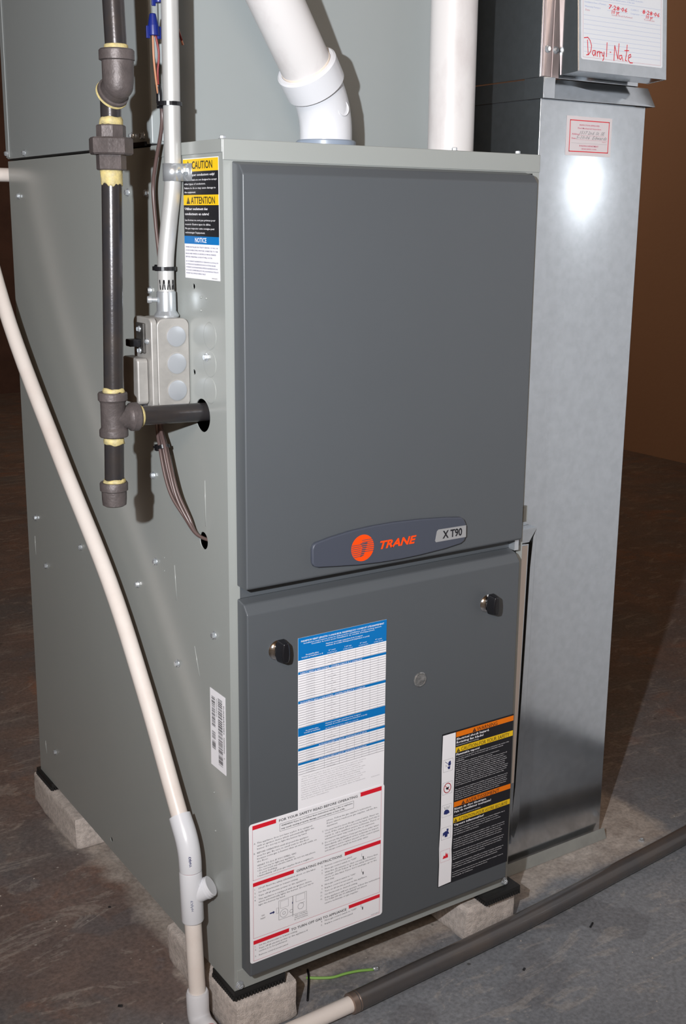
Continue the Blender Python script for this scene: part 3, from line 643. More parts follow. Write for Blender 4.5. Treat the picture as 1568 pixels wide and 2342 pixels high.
def lab_warning():
    L = Label((0.2965, DY-0.0002, 0.2803), (1, 0, 0), (0, 0, -1), (0, -1, 0))
    Wd, Hd, b0 = 0.1230, 0.2235, 0.0232
    L.base(Wd, Hd, BLACKP)
    wl = [(0.0010, 0.0020), (b0-0.001, 0.0020), (b0-0.0006, 0.03), (b0-0.0012, 0.09), (b0-0.0008, 0.150), (b0-0.0018, 0.172), (b0-0.0006, 0.190), (b0-0.0010, 0.2215), (0.0008, 0.2225), (0.0010, 0.190), (0.0001, 0.165), (0.0014, 0.13), (0.0010, 0.08), (0.0004, 0.05)]
    L.flat(wl, WHITE, 0.0005)
    for a, b, m in ((0.0020, 0.0095, ORGP), (0.0240, 0.0318, YELP), (0.1036, 0.1110, ORGP), (0.1266, 0.1343, YELP)): L.rect(b0, a, Wd, b, m)
    L.tri(0.0510, 0.0090, 0.0062, BLACKP, ORGP); L.text('WARNING', 0.0585, 0.0090, 0.0056, BLACKP, w=0.0355, res=2)
    L.tri(0.0245, 0.0312, 0.0060, BLACKP, YELP); L.text('CAUTION-FOR YOUR SAFETY', 0.0325, 0.0309, 0.0055, BLACKP, w=0.0840, res=2)
    L.tri(0.0360, 0.1104, 0.0062, BLACKP, ORGP); L.text('AVERTISSEMENT', 0.0435, 0.1104, 0.0056, BLACKP, w=0.0590, res=2)
    L.tri(0.0240, 0.1337, 0.0060, BLACKP, YELP); L.text('ATTENTION-POUR VOTRE SECURITÉ', 0.0322, 0.1333, 0.0048, BLACKP, w=0.0860, res=2)
    for t, v, w_ in (('Electrical shock hazard.', 0.0140, 0.0560), ('Rotating fan blade!', 0.0187, 0.0460), ('Flammable vapors!', 0.0362, 0.0400), ('Risque de choc électrique.', 0.1152, 0.0560), ('Pale de ventilateur tournante!', 0.1196, 0.0640), ('Vapeurs inflammables!', 0.1390, 0.0520)): L.text(t, b0+0.0010, v, 0.0032, WHITE, w=w_, bold=0.02, res=1)
    L.text('Disconnect power before servicing.', b0+0.0010, 0.0219, 0.0017, WHITE, w=0.038); L.text('Couper le courant avant tout entretien.', b0+0.0010, 0.1246, 0.0017, WHITE, w=0.046)
    en = ['Do not store or use gasoline or other flammable vapors and liquids in the vicinity of this', 'or any other appliance. Keep the furnace area clear of combustible material.', 'WARNING:', 'Improper installation, adjustment, alteration, service or maintenance', 'can cause injury or property damage. Refer to the manual.', '   Do not operate this furnace with the blower door removed. The blower must be off', '   before any work is done. For assistance or additional information consult a', '   qualified installer, service agency or the gas supplier. Connect only to a duct', '   system which has external static pressure within the allowable range and install', '   air ducts sealed to the furnace casing and terminating outside the space that', '   contains the furnace so that air is not taken from the same room. See manual.', 'This furnace must be installed in accordance with local building codes or in the absence', 'of local codes with the National Fuel Gas Code or the latest edition and the Canadian', 'Installation Code. Provide adequate combustion and ventilation air to the space and', 'do not obstruct air flow. Check all joints for leaks with a soap solution only.', '', 'This unit is for indoor installation in a building constructed on site. Clearances to be', 'maintained from combustible construction: see the rating plate. Service access in the', 'front of the unit must be kept free. Set the thermostat and the fan as specified for', 'heating. The furnace may be vented with plastic pipe only. Condensate must be drained', 'as the guide directs. Do not allow condensate to freeze. Disconnect electrical power', 'at the service switch before removing any access panel from the cabinet.']
    for i, t in enumerate(en):
        if t: L.text(t, b0+0.0012, 0.0395+i*0.00292, 0.00150, WHITE, w=min(0.092, 0.00100*len(t)+0.006))
    fr = ["Ne pas entreposer ni utiliser d'essence ni d'autres vapeurs ou liquides inflammables dans le", "voisinage de cet appareil ou de tout autre appareil. Garder la zone libre.", "Une installation, un réglage, une modification, une réparation ou un entretien", "mal effectué peut causer des blessures.", '', "Ne pas utiliser cet appareil avec la porte du ventilateur enlevée ; couper le courant avant", "de travailler sur cet appareil. Consulter un installateur qualifié, une agence de service ou", "le fournisseur de gaz pour toute assistance. Raccorder seulement à un réseau de", "conduits dont la pression statique externe est dans la plage permise. Les conduits", "doivent être scellés à l'enveloppe de l'appareil et se terminer hors de la pièce.", '', "Cet appareil doit être installé selon les codes locaux du bâtiment ou en leur absence selon", "le code national du gaz. Fournir assez d'air de combustion et de ventilation dans la", "pièce. Ne pas bloquer la circulation d'air. Vérifier les joints avec une solution.", "Appareil pour installation à l'intérieur seulement.", '', "Les dégagements de toute matière combustible sont indiqués sur la plaque signalétique de", "l'appareil. L'accès au devant de l'appareil doit rester libre. Régler le thermostat", "et le ventilateur comme indiqué. Évacuer avec tuyau de plastique seulement.", '', "Le condensat doit être évacué selon la notice. Ne pas laisser geler le condensat. Couper le", "courant au sectionneur avant d'ouvrir un panneau d'accès.", "Lire le guide de l'utilisateur."]
    for i, t in enumerate(fr):
        if t: L.text(t, b0+0.0012, 0.1430+i*0.00330, 0.00155, WHITE, w=min(0.090, 0.00098*len(t)+0.006))
    # pictograms
    for k, vc in enumerate((0.0462, 0.0790, 0.1118, 0.1450, 0.1785)):
        u0, u1 = 0.0030, 0.0190; L.frame(u0, vc-0.0088, u1, vc+0.0088, 0.0003, PINKP if k == 4 else GREYP, 0.00065)
        c = 0.0110
        if k == 0:
            L.flat([(c+0.0005, vc-0.0045), (c+0.0040, vc-0.0060), (c+0.0048, vc-0.0010), (c+0.0035, vc+0.0015), (c, vc+0.0005)], NAVY, 0.0007); L.flat([(c-0.0010, vc+0.0020), (c+0.0038, vc+0.0020), (c+0.0030, vc+0.0062), (c, vc+0.0055)], NAVY, 0.0007)
            L.stroke([(c-0.0050, vc-0.0060), (c+0.0010, vc-0.0010)], 0.0007, NAVY); L.stroke([(c-0.0045, vc-0.0005), (c-0.0020, vc+0.0005), (c-0.0040, vc+0.0015)], 0.0005, GREYP)
        elif k == 1:
            L.stroke([(c+0.0058*math.cos(t*math.pi/12), vc+0.0068*math.sin(t*math.pi/12)) for t in range(25)], 0.0011, REDP); L.stroke([(c-0.0045, vc-0.0045), (c+0.0045, vc+0.0048)], 0.0008, REDP)
            L.flat([(c-0.0030, vc-0.0005), (c+0.0030, vc-0.0015), (c+0.0010, vc+0.0025), (c-0.0015, vc+0.0020)], BLACKP, 0.0007)
        elif k == 2:
            L.flat([(c-0.0050, vc+0.0045), (c-0.0042, vc), (c-0.0020, vc-0.0015), (c+0.0015, vc-0.0010), (c+0.0040, vc+0.0012), (c+0.0050, vc+0.0045), (c, vc+0.0058)], NAVY, 0.0007)
            for j in range(5): L.stroke([(c-0.003+0.0016*j, vc-0.002), (c-0.0045+0.0022*j, vc-0.0062+0.001*(j % 2))], 0.0004, BLACKP)
        elif k == 3:
            L.flat([(c+0.0008, vc-0.0060), (c+0.0042, vc-0.0055), (c+0.0040, vc-0.0025), (c+0.0010, vc-0.0022)], NAVY, 0.0007)
            L.flat([(c-0.0055, vc-0.0010), (c-0.0010, vc-0.0030), (c+0.0035, vc-0.0020), (c+0.0055, vc+0.0025), (c+0.0030, vc+0.0020), (c+0.0022, vc+0.0060), (c-0.0020, vc+0.0058), (c-0.0025, vc+0.0020), (c-0.0052, vc+0.0040)], NAVY, 0.0007)
        else:
            L.flat([(c-0.0045, vc+0.0040), (c-0.0025, vc-0.0010), (c-0.0005, vc+0.0010), (c+0.0012, vc-0.0045), (c+0.0028, vc-0.0005), (c+0.0042, vc-0.0030), (c+0.0048, vc+0.0040)], REDP, 0.0007)
    LABELS.append(('warning_label', L, furn, 'black warning label with orange and yellow bands on the lower door'))
lab_warning()

# ================================================================== COIL CABINET ABOVE THE FURNACE
coil = empty('coil_cabinet', 'light grey coil cabinet stacked on the furnace behind the vent pipes', 'cabinet', (W/2, 0.45, 1.0175))
obj('casing', BX((0, 0.181, 1.0195), (W, D+0.004, 1.62)), COIL, coil, bevel=0.0015)
obj('front_panel', BX((0.0135, 0.1775, 1.0225), (W-0.012, 0.182, 1.62)), COIL, coil, bevel=0.001)
obj('corner_flange', BX((-0.0004, 0.1765, 1.0195), (0.0115, 0.1815, 1.62)), COIL, coil, bevel=0.0018)
obj('gasket', BX((0.002, 0.183, 1.0173), (W-0.002, D-0.002, 1.0196)), RUBBER, coil, label='black foam gasket under the coil cabinet')
obj('back_flange', BX((-0.0012, D-0.010, 1.0215), (0.0, D+0.0045, 1.62)), COIL, coil, bevel=0.0005)
obj('bracket', BX((-0.0030, 0.192, 1.0180), (0.0, 0.240, 1.0225)), BLKPL, coil, label='small black bracket at the seam')
for y, z in ((0.7100, 1.0265), (0.6306, 1.0245), (0.2335, 1.0295), (0.2014, 1.0285)): screw(coil, (-0.0008 if y > .7 else -0.0001, y, z+0.001), (-1, 0, 0))

# ================================================================== VENT PIPES
def vent_left():
    t = empty('exhaust_vent_pipe', 'white exhaust pipe leaning left out of a grey rubber collar on the furnace top', 'pipe', (0.2036, 0.12, 1.0172))
    o = obj('collar', LT([(0.0365, 0), (0.0365, 0.0105), (0.0345, 0.0120), (0.0302, 0.0120)], (0.2036, 0.12, 1.0172), (0, 0, 1), 48), GREYR, t, label='blue grey rubber collar'); smooth_by_angle(o)
    d = Vector((-0.067, -0.030, 0.0765)).normalized()
    b = Vector((0.2036, 0.12, 1.0660)); P0 = b+d*0.040
    pts = [(0.2036, 0.12, 1.0172), (0.2036, 0.12, 1.030)]+arcbend((0.2036, 0.12, 1.03), b, P0, 0.030, 12)+[P0]
    o = obj('elbow', TB(pts, 0.0318, 48), PVCW, t, smooth=True, label='bright white elbow'); smooth_by_angle(o, 40)
    o2 = obj('elbow_hub', LT([(0.0318, -0.002), (0.0368, 0.0), (0.0372, 0.0270), (0.0350, 0.0290), (0.0312, 0.0290), (0.0310, 0.02)], b+d*0.034, d, 48), PVCW, o); smooth_by_angle(o2, 30)
    for q, n in (((0.2070, 0.0895, 1.0650), (0.16, -0.97, 0.10)), ((0.1712, 0.1135, 1.0600), (-0.96, -0.2, -0.15))):
        smooth_by_angle(obj('moulding_boss', LT([(0.0100, -0.006), (0.0098, 0.0012), (0.0090, 0.0020), (0.0080, 0.0012)], q, n, 24), PVCW, o), 30)
    p = obj('pipe', TB([b+d*0.05, b+d*0.60], 0.0303, 48), VENT, t, smooth=True); smooth_by_angle(p, 40)
    bm = TB([b+d*0.0605, b+d*0.0650], 0.0309, 48); smooth_by_angle(obj('cement_line', bm, mat('cement', (0.80, 0.70, 0.60), 0.5), t), 40)
vent_left()
t = empty('intake_vent_pipe', 'straight vertical white pipe standing on the furnace top at the right', 'pipe', (0.3966, 0.12, 1.0172))
p = obj('pipe', TB([(0.3966, 0.12, 1.0172), (0.3966, 0.12, 1.60)], 0.0300, 48), VENT, t, smooth=True); smooth_by_angle(p, 40)
smooth_by_angle(obj('sealant', LT([(0.0315, 0), (0.0318, 0.0015), (0.0300, 0.0040)], (0.3966, 0.12, 1.0172), (0, 0, 1), 48), mat('sealant', (0.62, 0.56, 0.40), 0.5), t, label='yellowish sealant ring'), 40)

# ================================================================== GAS PIPE
def gas_pipe():
    t = empty('gas_pipe', 'black iron gas pipe with union, tee and capped drip leg beside the left panel', 'pipe', (-0.107, 0.061, 0.62))
    gx, gy = -0.1062, 0.061
    X = lambda z: gx+ (z-0.73)*0.028
    r = 0.01065
    def ring(z, rr=0.0118, h=0.004, name='pipe_dope', slack=0.0012):
        bm = bmesh.new(); n = 9
        lathe(bm, [(r, -0.0002), (rr, 0.0006), (rr-0.0003, h*0.6), (r+0.0002, h)], (X(z), gy, z), (0, 0, 1), 40)
        for v in bm.verts:
            k = noise.noise(v.co*230); v.co += Vector((v.co.x-X(z), v.co.y-gy, 0))*k*0.05; v.co.z += noise.noise(v.co*150+Vector((3, 1, 2)))*slack*2
        return obj(name, bm, DOPE, t, smooth=True, label='yellow thread sealant')
    P = lambda z: (X(z), gy, z)
    # drip leg: cap, nipple
    smooth_by_angle(obj('cap', LT([(0.0105, 0), (0.0130, 0.0015), (0.0136, 0.008), (0.0138, 0.0170), (0.0153, 0.0180), (0.0155, 0.0255), (0.0148, 0.0270), (0.0110, 0.0270), (0.0108, 0.02)], P(0.6230), (0, 0, 1), 40), MALLE, t, label='iron end cap'), 30)
    ring(0.6490, 0.0125, 0.0045)
    smooth_by_angle(obj('pipe', TB([P(0.6480), P(0.7020)], r, 40), PIPEB, t), 40)
    ring(0.6930, 0.0116, 0.0075)
    # tee
    tee = bmesh.new()
    lathe(tee, [(0.0150, 0), (0.0157, 0.0012), (0.0157, 0.0075), (0.0146, 0.0090), (0.0136, 0.0105), (0.0136, 0.0375), (0.0146, 0.0395), (0.0160, 0.0408), (0.0160, 0.0475), (0.0150, 0.0490)], P(0.7010), (0, 0, 1), 40)
    zt = 0.7215
    lathe(tee, [(0.0136, 0.0), (0.0136, 0.0105), (0.0130, 0.0135), (0.0130, 0.0160), (0.0140, 0.0185), (0.0157, 0.0195), (0.0160, 0.0265), (0.0150, 0.0280), (0.0112, 0.0280)], (X(zt), gy, zt), (1, 0, -0.02), 40)
    for k in range(10):   # flare where branch meets run
        pass
    smooth_by_angle(obj('tee', tee, MALLE, t, label='iron tee'), 30)
    bm = bmesh.new(); lathe(bm, [(0.0109, 0), (0.0128, 0.0006), (0.0122, 0.0040), (0.0108, 0.0055)], (X(zt)+0.0276, gy, zt-0.0005), (1, 0, -0.02), 36); obj('pipe_dope', bm, DOPE, t, smooth=True, label='yellow thread sealant')
    smooth_by_angle(obj('branch_pipe', TB([(X(zt)+0.022, gy, zt), (0.035, gy, zt-0.0030)], r*1.0, 40), PIPEB, t), 40)
    ring(0.7485, 0.0122, 0.0055, slack=0.0018)
    smooth_by_angle(obj('pipe', TB([P(0.7400), P(0.9880)], r, 40), PIPEB, t), 40)
    # dope smear under the union
    bm = bmesh.new(); lathe(bm, [(r+0.0001, 0), (r+0.0006, 0.001), (r+0.0010, 0.008), (0.0118, 0.0125)], P(0.9710), (0, 0, 1), 48)
    for v in bm.verts:
        if v.co.z < 0.975: v.co.z += 0.004*noise.noise(Vector((v.co.x*260, v.co.y*260, 1)))-0.002
        v.co += Vector((v.co.x-X(.97), v.co.y-gy, 0))*noise.noise(v.co*320)*0.06
    obj('pipe_dope', bm, DOPE, t, smooth=True, label='smeared yellow thread sealant')
    # union: lower octagon, big hex nut, upper octagon
    u = bmesh.new()
    def poly_ring(z0, z1, ra, n, rot=0.0, ch=0.0012):
        prof = [(ra-ch, 0), (ra, ch), (ra, z1-z0-ch), (ra-ch, z1-z0)]
        tmp = bmesh.new(); lathe(tmp, prof, (0, 0, 0), (0, 0, 1), n)
        bmesh.ops.rotate(tmp, verts=tmp.verts, cent=(0, 0, 0), matrix=Matrix.Rotation(rot, 3, 'Z')); bmesh.ops.translate(tmp, verts=tmp.verts, vec=P(z0))
        me = bpy.data.meshes.new('x'); tmp.to_mesh(me); tmp.free(); u.from_mesh(me); bpy.data.meshes.remove(me)
    poly_ring(0.9835, 1.0020, 0.0155, 8, 0.3)
    poly_ring(0.9990, 1.0165, 0.0228, 8, 0.25, 0.0018)
    poly_ring(1.0155, 1.0290, 0.0153, 8, 0.5)
    obj('union', u, MALLE, t, label='iron pipe union with octagonal nut')
    ring(1.0290, 0.0122, 0.0075)
    # nipple to street elbow, elbow leaning back, collar, top pipe
    up = Vector((X(1.05), gy, 1.052))
    smooth_by_angle(obj('nipple', TB([P(1.028), (up.x, gy+0.001, 1.056)], r, 36), PIPEB, t), 40)
    f = Vector((-0.0945, gy-0.0105, 1.0)); top = lambda z: Vector((-0.0960-(z-1.10)*0.03, 0.0455, z))
    eb = bmesh.new(); c0 = top(1.0680)
    prof = [(0.0155*math.sin(math.radians(a)), -0.0155*math.cos(math.radians(a))) for a in range(6, 90, 12)]+[(0.0160, 0.004), (0.0162, 0.022), (0.0160, 0.0300)]
    lathe(eb, prof, c0, (0.01, 0, 1), 40)
    sd = Vector((-0.10, 0.84, -0.53)).normalized()
    lathe(eb, [(0.0148, 0.0), (0.0150, 0.0120), (0.0146, 0.0130)], c0, sd, 40)
    smooth_by_angle(obj('elbow', eb, MALLE, t, label='iron elbow'), 40)
    smooth_by_angle(obj('elbow_collar', LT([(0.0158, 0), (0.0180, 0.0010), (0.0180, 0.0100), (0.0165, 0.0115)], top(1.0905), (0, 0, 1), 40), MALLE, t), 30)
    smooth_by_angle(obj('elbow_collar', LT([(0.0150, 0), (0.0168, 0.0008), (0.0168, 0.0040), (0.0155, 0.0046)], c0+sd*0.0110, sd, 40), MALLE, t), 30)
    smooth_by_angle(obj('pipe_dope', LT([(0.0150, 0), (0.0172, 0.0004), (0.0174, 0.0018), (0.0140, 0.0040), (0.0108, 0.0050)], c0+sd*0.0155, sd, 40), DOPE, t, label='yellow thread sealant crescent'), 60)
    smooth_by_angle(obj('pipe_dope', LT([(0.0122, 0), (0.0120, 0.0040), (0.0108, 0.0050)], top(1.1018), (0, 0, 1), 40), DOPE, t, label='yellow thread sealant'), 60)
    smooth_by_angle(obj('pipe', TB([top(1.098), top(1.30)], r*1.03, 40), PIPEB, t), 40)
gas_pipe()

# ================================================================== JUNCTION BOX, CONDUIT, WIRES
def junction():
    t = empty('junction_box', 'steel junction box with three round knockouts and a black switch, on the left panel', 'electrical box', (-0.024, 0.115, 0.722))
    y0, y1 = 0.0885, 0.1360
    bm = bmesh.new(); f = lambda u, v, d: (-u, y0+d, v)
    prism(bm, rrect(0.0003, 0.7215, 0.0405, 0.8245, 0.009, 6), f, y1-y0)
    obj('body', bm, BOXM, t, bevel=0.0016, segs=3, angle=60)
    f2 = lambda u, v, d: (-0.0402-d, u, v)
    bm = prism(bmesh.new(), rrect(y0-0.0008, 0.7212, y1+0.0010, 0.8255, 0.0075, 6), f2, 0.0078)
    cov = obj('cover', bm, BOXM, t, bevel=0.0018, segs=3, angle=60)
    for z in (0.8040, 0.7730, 0.7420):
        k = obj('knockout', LT([(0.0118, 0), (0.0116, 0.0010), (0.0105, 0.0013)], (-0.0168, y0+0.0001, z), (0, -1, 0), 36), KOM, t); smooth_by_angle(k, 30)
        smooth_by_angle(obj('knockout_rim', LT([(0.0130, 0), (0.0129, 0.0003), (0.0122, 0.0004)], (-0.0168, y0+0.0001, z), (0, -1, 0), 36), BOXM, t), 30)
    # switch: black toggle with yoke screws
    obj('switch_yoke', BX((-0.0515, 0.1020, 0.7850), (-0.0480, 0.1225, 0.8190)), mat('worn_steel', (0.10, 0.095, 0.09), 0.4, metal=0.5, var=0.4, vscale=60), cov, bevel=0.001)
    obj('toggle', BX((-0.0660, 0.1070, 0.7925), (-0.0510, 0.1190, 0.8010)), BLKPL, cov, bevel=0.0015, segs=3, label='black toggle switch')
    screw(t, (-0.0514, 0.1118, 0.8120), (-1, 0, 0), s=0.75); screw(t, (-0.0482, 0.0970, 0.7990), (-1, 0, 0), s=0.7); screw(t, (-0.0514, 0.1120, 0.7875), (-1, 0, 0), s=0.7)
    bm = prism(bmesh.new(), rrect(0.0960, 0.7270, 0.1390, 0.7800, 0.005, 5), lambda u, v, d: (-0.0485-d, u, v), 0.0135)
    obj('receptacle_cover', bm, BOXM, t, bevel=0.0022, segs=3, angle=50, label='protruding plug cover on the lower half')
    obj('hinge', BX((-0.0580, 0.1010, 0.7225), (-0.0485, 0.1300, 0.7275)), mat('dark_steel', (0.05, 0.05, 0.06), 0.3, metal=0.7), t, bevel=0.0015)
    # fuse socket ring below
junction()
def conduit():
    t = empty('metal_conduit', 'pale aluminium conduit rising from the junction box along the furnace corner', 'conduit', (-0.0155, 0.115, 0.825))
    pts = catmull([(-0.0155, 0.115, 0.845), (-0.0155, 0.115, 0.870), (-0.0150, 0.1145, 0.893), (-0.0128, 0.1090, 0.930), (-0.0108, 0.1025, 0.965), (-0.0102, 0.1010, 0.990), (-0.0100, 0.1010, 1.03)], 6)+[(-0.0096, 0.1005, 1.15), (-0.0094, 0.1000, 1.35)]
    smooth_by_angle(obj('tube', TB(pts, 0.0095, 36), EMT, t), 40)
    smooth_by_angle(obj('connector', LT([(0.0142, 0), (0.0145, 0.0018), (0.0125, 0.0045), (0.0112, 0.0065), (0.0110, 0.0275), (0.0104, 0.0290), (0.0096, 0.0290)], (-0.0158, 0.115, 0.8245), (0, 0, 1), 36), ZINC, t, label='bright zinc connector'), 30)
    smooth_by_angle(obj('set_screw', LT([(0.0026, 0), (0.0026, 0.006), (0.0042, 0.0065), (0.0042, 0.0105), (0.0036, 0.0115)], (-0.0262, 0.1165, 0.8440), (-0.92, 0.35, 0), 18), ZINC, t), 30)
    bm = bmesh.new()
    for k in range(7):
        a0 = math.radians(205+k*17); a1 = a0+math.radians(8 if k % 2 else -6); c_ = Vector((-0.0156, 0.115, 0.0)); P_ = lambda a, z: c_+Vector((0.0096*math.cos(a), 0.0096*math.sin(a), z))
        tube(bm, [P_(a0, 0.8555), P_((a0+a1)/2, 0.8610), P_(a1, 0.8665)], 0.0007, 6)
    obj('marker_scribble', bm, BLKPL, t)
    # one-hole strap screwed to the casing
    bm = bmesh.new(); n = 16; zc = 0.9850
    arc = [(-0.0103+0.0106*math.cos(a), 0.1012+0.0106*math.sin(a)) for a in [math.radians(-70-(290-140)*k/n*1.1) for k in range(n+1)]]
    path = [(-0.0012, 0.0720), (-0.0012, 0.0905)]+arc
    va = [[bm.verts.new((x, y, z)) for (x, y) in path] for z in (zc-0.0095, zc+0.0095)]
    for i in range(len(path)-1): bm.faces.new((va[0][i], va[0][i+1], va[1][i+1], va[1][i]))
    o = obj('strap', bm, ZINC, t, smooth=True, label='zinc one-hole strap'); sm = o.modifiers.new('solid', 'SOLIDIFY'); sm.thickness = 0.0012; sm.offset = 0
    screw(t, (-0.0020, 0.0830, 0.9870), (-1, 0, 0), s=1.15)
conduit()

def ties_and_wires():
    cable = empty('thermostat_cable', 'thin brown cable strapped along the conduit', 'cable', (-0.012, 0.145, 0.83))
    p1 = catmull([(-0.013, 0.1275, 1.066), (-0.012, 0.1215, 1.050), (-0.012, 0.1255, 1.0300), (-0.013, 0.1400, 0.9960), (-0.013, 0.1490, 0.9680), (-0.013, 0.1445, 0.9280), (-0.013, 0.1380, 0.8950), (-0.014, 0.1330, 0.8740), (-0.008, 0.1500, 0.840), (-0.006, 0.158, 0.79), (-0.008, 0.152, 0.73)], 8)
    smooth_by_angle(obj('cable', TB(p1, 0.0022, 12), WIREB, cable), 40)
    low = empty('control_cable_bundle', 'bundle of brown cables running down into the small round hole', 'cable', (-0.012, 0.10, 0.57))
    base = [(-0.012, 0.146, 0.7330), (-0.018, 0.1400, 0.6940), (-0.020, 0.1270, 0.6720), (-0.020, 0.1130, 0.6400), (-0.018, 0.1000, 0.6150), (-0.012, 0.0830, 0.5920), (-0.006, 0.0690, 0.5740), (0.010, 0.0620, 0.5640)]
    for k, (dx, dy) in enumerate(((0, 0), (-0.0035, -0.002), (0.001, -0.006), (-0.002, -0.009))):
        pts = []
        for i, p in enumerate(base):
            s = math.sin(math.pi*min(1, i/6.0))
            spread = (0.4+1.1*s)
            pts.append((p[0]+dx*spread*(1 if i < 6 else .3), p[1]+dy*spread*(1 if i < 6 else 0.25), p[2]+0.002*math.sin(k*2+i)*(1 if i < 6 else 0)))
        smooth_by_angle(obj('cable', TB(catmull(pts, 8), 0.0020, 12), WIREB, low), 40)
    grp = 'black cable ties'
    def tie(c, axis, rad, label, head, tail=None, squash=1.0):
        bm = bmesh.new(); c = Vector(c); a = Vector(axis).normalized(); u = a.cross(Vector((0, 1, 0.01))).normalized(); v = a.cross(u); n = 28
        prof = [(rad, -0.0022), (rad+0.0011, -0.0022), (rad+0.0011, 0.0022), (rad, 0.0022)]; R = []
        for r_, tt in prof: R.append([bm.verts.new(c+a*tt+(u*math.cos(2*math.pi*k/n)+v*math.sin(2*math.pi*k/n))*r_) for k in range(n)])
        for i in range(4):
            for k in range(n): bm.faces.new((R[i][k], R[i][(k+1) % n], R[(i+1) % 4][(k+1) % n], R[(i+1) % 4][k]))
        h = Vector(head); box(bm, h-Vector((0.0032, 0.0032, 0.0036)), h+Vector((0.0032, 0.0032, 0.0036)))
        if tail: tube(bm, [head]+list(tail), 0.0014, 6)
        o = obj('cable_tie', bm, BLKPL); tag(o, label, 'cable tie', grp); return o
    tie((-0.0110, 0.1040, 1.0580), (0, 0, 1), 0.0125, 'black cable tie around the conduit above the strap', (-0.0150, 0.1185, 1.0575))
    tie((-0.0158, 0.1180, 0.8790), (0, 0, 1), 0.0125, 'black cable tie around the conduit just above its lower connector', (-0.0165, 0.1330, 0.8790), [(-0.017, 0.142, 0.8800)])
    tie((-0.020, 0.1240, 0.6700), (0, 0.35, 1), 0.0065, 'black cable tie around the brown cable bundle below the gas pipe', (-0.0230, 0.1330, 0.6680), [(-0.026, 0.139, 0.6680)])
    # wire nuts and wires at the top
    def nut(c, ax, label):
        t = empty('wire_nut', label, 'wire connector', c, 'blue wire nuts beside the conduit')
        bm = bmesh.new(); lathe(bm, [(0.0060, 0), (0.0064, 0.0010), (0.0062, 0.0100), (0.0058, 0.0110), (0.0036, 0.0220), (0.0028, 0.0230)], c, ax, 20)
        a = Vector(ax).normalized(); s = a.cross(Vector((0, 1, 0))).normalized()
        for sg_ in (-1, 1):
            q = Vector(c)+s*sg_*0.0065; box(bm, q-Vector((0.0022, 0.0012, 0.0030)), q+Vector((0.0022, 0.0012, 0.0100)))
        obj('shell', bm, NUTB, t, bevel=0.0006)
    nut((-0.0215, 0.1180, 1.1295), (-0.02, 0, 1), 'blue wire nut hanging left of the conduit'); nut((-0.0140, 0.1180, 1.1640), (-0.12, 0, 1), 'blue wire nut higher up, half behind the conduit')
    for nm, m, lab, pts in (('wire', WIREO, 'thin orange wire from the lower blue wire nut down to the brown cable', [(-0.0225, 0.1180, 1.1320), (-0.0215, 0.1190, 1.105), (-0.0170, 0.1230, 1.078), (-0.0130, 0.1270, 1.064)]), ('wire', WIRER, 'dark red wire beside the orange one at the upper wire nut', [(-0.0185, 0.1195, 1.1310), (-0.0150, 0.1200, 1.112), (-0.0160, 0.1220, 1.090), (-0.0125, 0.1270, 1.065)]), ('wire', WIRER, 'short red wire loop with bare copper end at the conduit\'s right', [(0.004, 0.120, 1.150), (0.0085, 0.1190, 1.138), (0.0125, 0.1180, 1.1275)])):
        o = obj(nm, TB(catmull(pts, 8), 0.0012, 10), m, smooth=True); tag(o, lab, 'wire', 'loose wires beside the conduit')
    o = obj('wire', TB(catmull([(0.003, 0.122, 1.158), (0.0090, 0.1205, 1.140), (0.0140, 0.1190, 1.1230)], 8), 0.0013, 10), COPPER, smooth=True); tag(o, 'bare copper wire end poking out right of the conduit', 'wire', 'loose wires beside the conduit')
    o = obj('cable_jacket', TB(catmull([(-0.0150, 0.1245, 1.0800), (-0.0130, 0.1260, 1.0700), (-0.0128, 0.1265, 1.0600)], 6), 0.0034, 12), BLKPL, cable, smooth=True, label='black jacket end of the cable')
ties_and_wires()

